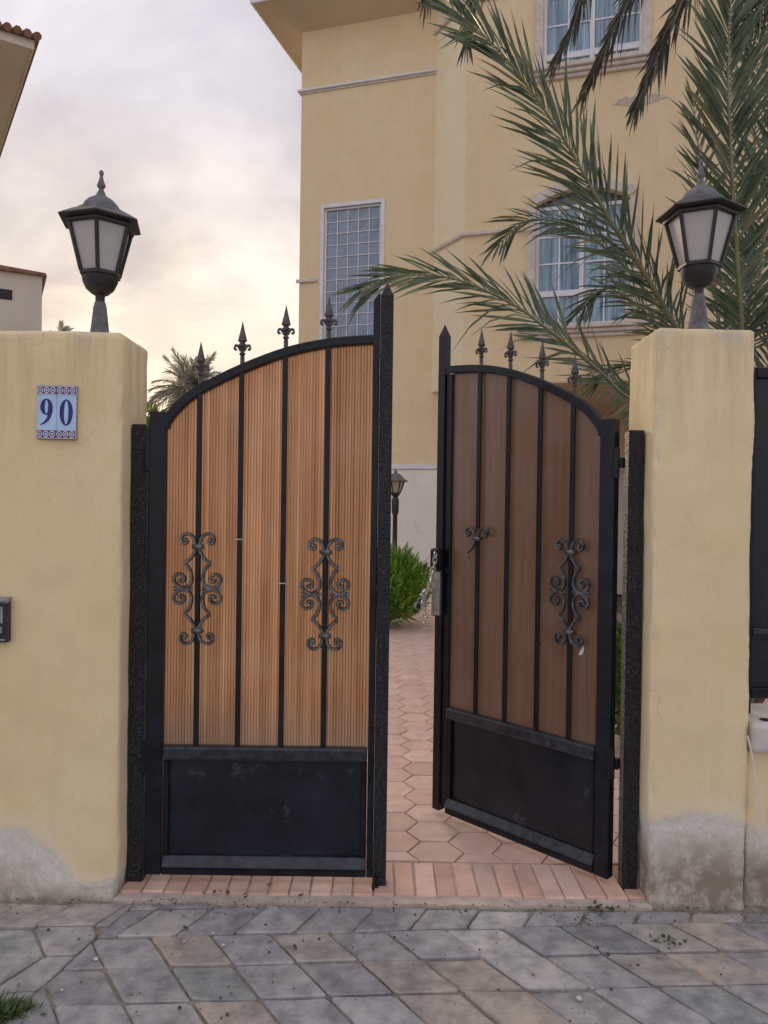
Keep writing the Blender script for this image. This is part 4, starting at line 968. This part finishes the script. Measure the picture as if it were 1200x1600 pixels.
# ================================================================== PLANTS
def leaflet_geo(m, p, d, nrm, ln, w, droop, mi=0):
    cr_ = d.cross(nrm).normalized(); vs = []
    for s_, ww_ in ((0.0, 0.35), (0.30, 1.0), (0.68, 0.78)):
        q = p + d*ln*s_ + Vector((0, 0, -1))*droop*ln*s_*s_
        vs += [q - cr_*w*ww_*0.5 + nrm*w*0.16*ww_, q - nrm*w*0.10, q + cr_*w*ww_*0.5 + nrm*w*0.16*ww_]
    vs.append(p + d*ln + Vector((0, 0, -1))*droop*ln)
    m.add(vs, [(0, 1, 4, 3), (1, 2, 5, 4), (3, 4, 7, 6), (4, 5, 8, 7), (6, 7, 9), (7, 8, 9)], mi)
def frond(tree, pts, nrm, lmax, npair, mat='palm_leaf', split=False, base_r=0.016, width=0.022, rnd=None, lead=0.16, spread=0.45, droop=0.10, ang=(58, 22)):
    rnd = rnd or random.Random(1)
    o0 = tree.location.copy()
    pc = [p-o0 for p in catmull(pts, 10)]; n = len(pc)
    m = MB(); m.tube(pc, [base_r*(1-0.86*i/(n-1)) for i in range(n)], 7, up=Vector((0.3, -1, 0.2)))
    fr = m.build('frond', 'rachis', tree, smooth='all')
    cum = [0]
    for a_, b_ in zip(pc, pc[1:]): cum.append(cum[-1]+(b_-a_).length)
    tot = cum[-1]; lm = MB(); nrm = Vector(nrm)
    for k in range(npair):
        f = lead + (1-lead)*(k+0.5)/npair; sdist = f*tot
        i = max(0, min(n-2, next((j for j in range(n-1) if cum[j+1] >= sdist), n-2)))
        p = pc[i].lerp(pc[i+1], (sdist-cum[i])/max(1e-6, cum[i+1]-cum[i])); t = (pc[i+1]-pc[i]).normalized()
        nn = (nrm - t*nrm.dot(t)).normalized(); sd_ = t.cross(nn)
        prof = math.sin(PI*min(1, 0.22+0.60*(f-lead)/(1-lead)))**0.8
        if f > 0.9: prof *= 0.85
        for sg in (-1, 1):
            al = R(ang[0] + (ang[1]-ang[0])*f + rnd.uniform(-7, 7)); be = rnd.choice((-1, 0.2, 1))*spread*rnd.uniform(0.5, 1.2)
            d_ = (t*math.cos(al) + (sd_*sg*math.cos(be) + nn*math.sin(be))*math.sin(al)).normalized()
            ln = lmax*prof*rnd.uniform(0.82, 1.1); mm = MB() if split else lm
            nl = (nn - d_*nn.dot(d_)).normalized(); nl = (Matrix.Rotation(rnd.uniform(-0.6, 0.6), 3, d_) @ nl)
            dry = rnd.random() < 0.055; dk = rnd.uniform(0.4, 0.75) if rnd.random() < 0.09 else droop*rnd.uniform(0.2, 1.6)
            leaflet_geo(mm, p + sd_*sg*base_r*0.3, d_, nl, ln*(0.7 if rnd.random() < 0.06 else 1), width*rnd.uniform(0.65, 1.15), dk, 0 if split else int(dry))
            if split: mm.build('leaflet', 'palm_leaf_dry' if dry else mat, fr, recalc=False)
    if not split:
        lo_ = lm.build('leaflets', [mat, 'palm_leaf_dry'], fr, recalc=False); lo_['kind'] = 'stuff'
    return fr
def trunk(tree, h, r0, r1, name='trunk', lean=(0, 0)):
    m = MB(); n = 26; prof = []
    for i in range(n+1):
        f = i/n; prof.append((r0+(r1-r0)*f + (0.025 if i % 2 else -0.01), h*f))
    m.lathe(prof, 14); o = m.build(name, 'trunk_bark', tree, smooth='all')
    for v in o.data.vertices: v.co.x += lean[0]*(v.co.z/h)**2; v.co.y += lean[1]*(v.co.z/h)**2
    # old leaf bases
    k = MB(); rr = random.Random(4)
    for i in range(int(h*26)):
        f = rr.uniform(0.05, 1); w = i*2.399; r = r0+(r1-r0)*f
        b = Vector((r*math.cos(w)+lean[0]*f*f, r*math.sin(w)+lean[1]*f*f, h*f)); oo = Vector((math.cos(w), math.sin(w), 0))
        k.tube([b, b+oo*0.07+Vector((0, 0, 0.10)), b+oo*0.09+Vector((0, 0, 0.19))], [0.05, 0.04, 0.022], 5)
    k.build('leaf_bases', 'trunk_bark', tree)['kind'] = 'stuff'
def PP(l): return [P(*q) for q in l]
rr = random.Random(11)
pb = P(1130, 640, 5.2)
pt1 = tag(empty('date_palm', (pb.x, pb.y, 0)), 'young date palm with sweeping green fronds behind the narrow pillar', 'palm tree')
trunk(pt1, pb.z+0.05, 0.21, 0.17)
front = (0.1, -1, 0.25)
frond(pt1, PP([(1115, 640, 5.15), (1070, 540, 5.0), (1015, 440, 4.9), (960, 355, 4.8), (925, 295, 4.75), (870, 200, 4.7), (785, 85, 4.6), (705, 12, 4.5)]), front, 0.54, 84, split=True, rnd=rr, base_r=0.022, width=0.024, ang=(46, 18))
frond(pt1, PP([(1105, 665, 5.0), (1040, 650, 4.6), (975, 617, 4.4), (945, 588, 4.3), (908, 556, 4.25), (850, 510, 4.2), (812, 482, 4.2), (750, 450, 4.15), (690, 432, 4.1), (615, 432, 4.1), (560, 455, 4.1)]), (0.15, -1, 0.55), 0.38, 74, split=True, rnd=rr, base_r=0.016, width=0.022, spread=0.35, ang=(48, 20))
frond(pt1, PP([(1150, 650, 5.0), (1158, 520, 4.7), (1150, 380, 4.6), (1141, 220, 4.5), (1138, 90, 4.5), (1145, -60, 4.5)]), front, 0.52, 88, rnd=rr, base_r=0.020, width=0.030, ang=(52, 24), spread=0.3)
frond(pt1, PP([(1115, 640, 5.3), (1060, 520, 5.4), (1015, 462, 5.4), (965, 405, 5.4), (920, 368, 5.4), (880, 348, 5.4), (822, 345, 5.4), (778, 384, 5.4)]), (0.1, -1, 0.5), 0.36, 56, rnd=rr, width=0.019, droop=0.15)
frond(pt1, PP([(1110, 650, 5.4), (1060, 560, 5.6), (1020, 500, 5.7), (975, 462, 5.7), (940, 452, 5.7), (905, 490, 5.7)]), (0.1, -1, 0.5), 0.34, 46, rnd=rr, width=0.019, droop=0.2)
frond(pt1, PP([(1150, 640, 5.5), (1180, 480, 5.6), (1200, 330, 5.6), (1225, 180, 5.6), (1262, 60, 5.5)]), front, 0.56, 72, rnd=rr, width=0.026)
frond(pt1, PP([(1160, 650, 5.5), (1220, 540, 5.6), (1300, 440, 5.6), (1390, 400, 5.5)]), (-0.2, -1, 0.5), 0.5, 50, rnd=rr, width=0.026)
frond(pt1, PP([(1140, 640, 5.6), (1120, 480, 5.9), (1105, 360, 6.0), (1090, 220, 6.1), (1082, 150, 6.1)]), front, 0.42, 40, rnd=rr, width=0.024)
frond(pt1, PP([(1150, 650, 5.4), (1175, 420, 5.8), (1178, 260, 6.0), (1186, 60, 6.2), (1200, -60, 6.2)]), (-0.2, -1, 0.2), 0.54, 70, rnd=rr, width=0.026)
frond(pt1, PP([(1110, 655, 5.5), (1060, 600, 6.0), (1010, 570, 6.3), (960, 575, 6.5), (925, 600, 6.6)]), (0, -0.8, 1), 0.40, 40, rnd=rr, width=0.022)
frond(pt1, PP([(1160, 660, 5.3), (1200, 600, 5.2), (1260, 560, 5.1), (1330, 590, 5.0)]), (0, -0.8, 1), 0.45, 40, rnd=rr, width=0.024)
# taller palm whose crown hangs in from above the frame
tb = P(1330, -160, 6.2)
pt2 = tag(empty('date_palm', (tb.x, tb.y, 0)), 'tall date palm whose dark old fronds droop before the upper window', 'palm tree')
trunk(pt2, tb.z, 0.24, 0.18)
for pts in ([(1325, -170, 6.1), (1230, -280, 5.9), (1150, -230, 5.8), (1095, -60, 5.7), (1045, 45, 5.7), (992, 172, 5.7)],
            [(1325, -175, 6.1), (1210, -330, 6.2), (1100, -240, 6.3), (1010, -50, 6.3), (955, 55, 6.3), (908, 155, 6.3)],
            [(1325, -180, 6.1), (1180, -380, 6.5), (1020, -270, 6.6), (930, -60, 6.6), (895, 40, 6.6), (862, 108, 6.6)]):
    frond(pt2, PP(pts), (0.5, -0.6, 0.3), 0.28, 92, mat='palm_leaf_old', rnd=rr, width=0.024, spread=0.9, droop=0.35, ang=(45, 14), lead=0.35)
for pts in ([(1325, -180, 6.1), (1100, -420, 6.0), (880, -300, 5.9), (770, -80, 5.8), (735, 25, 5.8), (728, 70, 5.8)],
            [(1325, -180, 6.1), (1080, -460, 6.4), (820, -340, 6.6), (700, -120, 6.7), (672, -25, 6.7), (662, 8, 6.7)]):
    frond(pt2, PP(pts), (0.5, -0.6, 0.3), 0.32, 80, mat='palm_leaf_old', rnd=rr, width=0.024, spread=0.9, droop=0.3, ang=(45, 16), lead=0.4)
for pts in ([(1335, -170, 6.2), (1290, -120, 6.2), (1215, -20, 6.2), (1165, 60, 6.3)], [(1335, -170, 6.2), (1460, -330, 6.2), (1560, -200, 6.2)], [(1330, -170, 6.3), (1380, -420, 7.0), (1440, -480, 7.8)]):
    frond(pt2, PP(pts), (0.2, -0.8, 0.4), 0.40, 46, mat='palm_leaf', rnd=rr, width=0.024)
# far palm beyond the gate
def far_palm(px, py, Y, r, label, n=48, seed=2, z_scale=1.0):
    c = P(px, py, Y); rr_ = random.Random(seed)
    t = tag(empty('date_palm', (c.x, c.y, 0)), label, 'palm tree')
    MB().lathe([(0.24, 0), (0.19, c.z*0.5), (0.22, c.z)], 10).build('trunk', 'trunk_bark', t, smooth='all')
    for k in range(n):
        w = k*2.399; el = rr_.uniform(-0.15, 1.15); h = Vector((math.cos(w), math.sin(w), 0)); L_ = r*rr_.uniform(0.8, 1.1)
        pts = [c + h*L_*s_*math.cos(el)*(1-0.15*s_) + Vector((0, 0, L_*(s_*math.sin(el) - 0.45*s_*s_*math.cos(el)))) for s_ in (0, 0.25, 0.5, 0.75, 1.0)]
        sd_ = Vector((-h.y, h.x, 0)); nn = (pts[2]-pts[0]).normalized().cross(sd_)*-1
        frond(t, pts, nn, r*0.26, 24, mat='palm_leaf_hazed', rnd=rr_, base_r=0.03, width=0.05, lead=0.12)
    return t
far_palm(300, 612, 26, 1.75, 'distant feathery palm rising behind the arch of closed leaf')
far_palm(95, 530, 40, 1.2, 'tiny far palm tip peeping over the wide pillar', 12, 5)

def leafy(name, c, rx, rz, n, ln, w, mat, label, cat='shrub', up=0.7, seed=1, core=0.45, group=None):
    rr_ = random.Random(seed); m = MB(); c = Vector(c)
    for k in range(n):
        while True:
            v = Vector((rr_.uniform(-1, 1), rr_.uniform(-1, 1), rr_.uniform(-1, 1)))
            if core < v.length < 1: break
        v *= 0.84 + 0.34*mnoise.noise(v*2.6 + c)
        p = Vector((v.x*rx, v.y*rx, v.z*rz))
        if p.z + c.z < 0.03: continue
        d_ = (v.normalized()*0.8 + Vector((rr_.gauss(0, .45), rr_.gauss(0, .45), rr_.gauss(up, .35)))).normalized()
        nn = Vector((rr_.gauss(0, 1), rr_.gauss(0, 1), rr_.gauss(0.6, 1))); nn = (nn - d_*nn.dot(d_)).normalized()
        cr_ = d_.cross(nn); l = ln*rr_.uniform(0.6, 1.3); ww_ = w*rr_.uniform(0.7, 1.3)
        m.add([p, p+d_*l*0.45+cr_*ww_*0.5, p+d_*l, p+d_*l*0.45-cr_*ww_*0.5], [(0, 1, 2, 3)])
    t = tag(empty(name, (c.x, c.y, 0)), label, cat, group)
    o = m.build('foliage', mat, t, recalc=False); o.location = (0, 0, c.z); o['kind'] = 'stuff'
    s_ = MB()
    for k in range(7):
        w_ = k*0.9; s_.tube([(0.02*math.cos(w_), 0.02*math.sin(w_), 0), (rx*0.25*math.cos(w_), rx*0.25*math.sin(w_), c.z*0.6), (rx*0.55*math.cos(w_), rx*0.55*math.sin(w_), c.z+rz*0.3)], [0.018, 0.012, 0.005], 5)
    s_.build('stem', 'trunk_bark', t)
    return t
b0 = P(603, 918, 9.4)
leafy('bush', (b0.x, 9.4, 0.50), 0.56, 0.52, 6500, 0.13, 0.022, 'bush_leaf', 'bright green rounded bush beside path at lamp post', 'bush', 0.9, 3)
leafy('shrub', (-1.75, 5.6, 0.70), 0.50, 0.78, 2600, 0.11, 0.05, 'shrub_leaf', 'leafy shrub glimpsed behind the closed leaf hinge side', 'shrub', 0.4, 4)
leafy('shrub', (1.72, 4.7, 0.42), 0.42, 0.46, 2200, 0.09, 0.05, 'shrub_leaf', 'low yellow-green shrub behind hinge of the open leaf', 'shrub', 0.4, 5)
tr = P(245, 650, 17)
leafy('shrub', (tr.x-0.6, 17, 1.7), 2.2, 2.05, 5200, 0.26, 0.12, 'shrub_leaf', 'tall green shrub below the distant feathery palm', 'shrub', 0.5, 6)
# weeds in the joints
def weed(px, py, n, ln, label, seed, name='weed', z=0.0, cat='weed', w=0.008, mat='weed_leaf', spread=0.03):
    d_ = ray(px, py); p = Vector((0, 0, CAM_H)) + d_*((z-CAM_H)/d_.z); rr_ = random.Random(seed); m = MB()
    for k in range(n):
        w_ = rr_.uniform(0, 6.28); b = Vector((rr_.gauss(0, spread), rr_.gauss(0, spread*0.6), 0)); o = Vector((math.cos(w_), math.sin(w_), rr_.uniform(0.3, 1.4))).normalized(); l = ln*rr_.uniform(0.5, 1.2)
        s_ = Vector((-math.sin(w_), math.cos(w_), 0))*w*rr_.uniform(0.6, 1.2)
        m.add([b, b+o*l*0.5+s_, b+o*l+Vector((0, 0, -l*0.2)), b+o*l*0.5-s_], [(0, 1, 2, 3)])
    return tag(m.build(name, mat, recalc=False, loc=p), label, cat)
weed(940, 1420, 26, 0.025, 'tiny green weed at foot of the brick edging', 1)
weed(1040, 1472, 34, 0.022, 'small weed in the paver joint before the narrow pillar', 2)
weed(8, 1585, 260, 0.055, 'dark green grass tuft growing between street pavers', 3, 'grass_tuft', cat='grass', w=0.004, spread=0.035)
weed(905, 1440, 60, 0.010, 'crumbled dry moss along the paver edge', 4, 'moss', cat='moss', w=0.004, mat='dry_leaf', spread=0.05)
# dead leaves and pebbles
rr = random.Random(21)
def on_ground(px, py, z):
    d_ = ray(px, py); return Vector((0, 0, CAM_H)) + d_*((z-CAM_H)/d_.z)
for px, py, z in ((318, 1396, 0.016), (335, 1394, 0.016), (345, 1393, 0.016), (356, 1395, 0.016), (384, 1402, 0.016), (382, 1397, 0.016), (421, 1382, 0.016), (470, 1399, 0.016), (422, 1472, 0.006), (290, 1450, 0.006), (461, 1480, 0.006), (123, 1468, 0.006)):
    m = MB(); s_ = rr.uniform(0.006, 0.013); w_ = rr.uniform(0, 3.1); c_, q_ = math.cos(w_), math.sin(w_)
    pts = [(-s_*1.4, 0, 0), (0, s_*0.6, 0.003), (s_*1.4, 0, 0.004), (0, -s_*0.6, 0.001), (0, 0, 0.005)]
    m.add([(a_*c_-b_*q_, a_*q_+b_*c_, d_) for a_, b_, d_ in pts], [(0, 1, 4), (1, 2, 4), (2, 3, 4), (3, 0, 4)])
    tag(m.build('dead_leaf', 'dry_leaf', recalc=False, loc=on_ground(px, py, z)), 'curled brown scrap of dead leaf lying before the closed leaf', 'leaf', 'leaf scraps on the paving')
for px, py in ((349, 1478), (97, 1548), (905, 1562), (333, 1459), (288, 1472), (150, 1500)):
    m = MB(); s_ = rr.uniform(0.005, 0.010); m.lathe([(s_*0.4, 0), (s_, s_*0.3), (s_*0.8, s_*0.8), (s_*0.2, s_)], 7)
    tag(m.build('pebble', 'pebble', smooth='all', loc=on_ground(px, py, 0.002)), 'pale pebble lying loose on the street pavers', 'pebble', 'loose pebbles')

# grit swept against the wall, the edging and into the joints
m = MB(); rr = random.Random(31)
for k in range(560):
    gx_ = rr.uniform(-1.6, 1.7); f_ = rr.random()
    gy_ = GP - 0.012 - abs(rr.gauss(0, 0.035)) if f_ < 0.55 else rr.uniform(1.9, GP-0.02)
    gz_ = 0.003
    if -0.98 < gx_ < 1.0 and gy_ > 2.86: gz_ = 0.006
    s_ = rr.uniform(0.0012, 0.0042) if f_ < 0.9 else rr.uniform(0.004, 0.007)
    w_ = rr.uniform(0, 3.1)
    m.lathe([(s_*0.6, gz_-0.001), (s_, gz_+s_*0.4), (s_*0.4, gz_+s_*0.9)], 5, (gx_, gy_), w_, mi=rr.choice((0, 0, 1)))
tag(m.build('grit', ['dry_leaf', 'joint_sand']), 'dark grit and crumbs scattered over the street pavers', 'grit', kind='stuff')
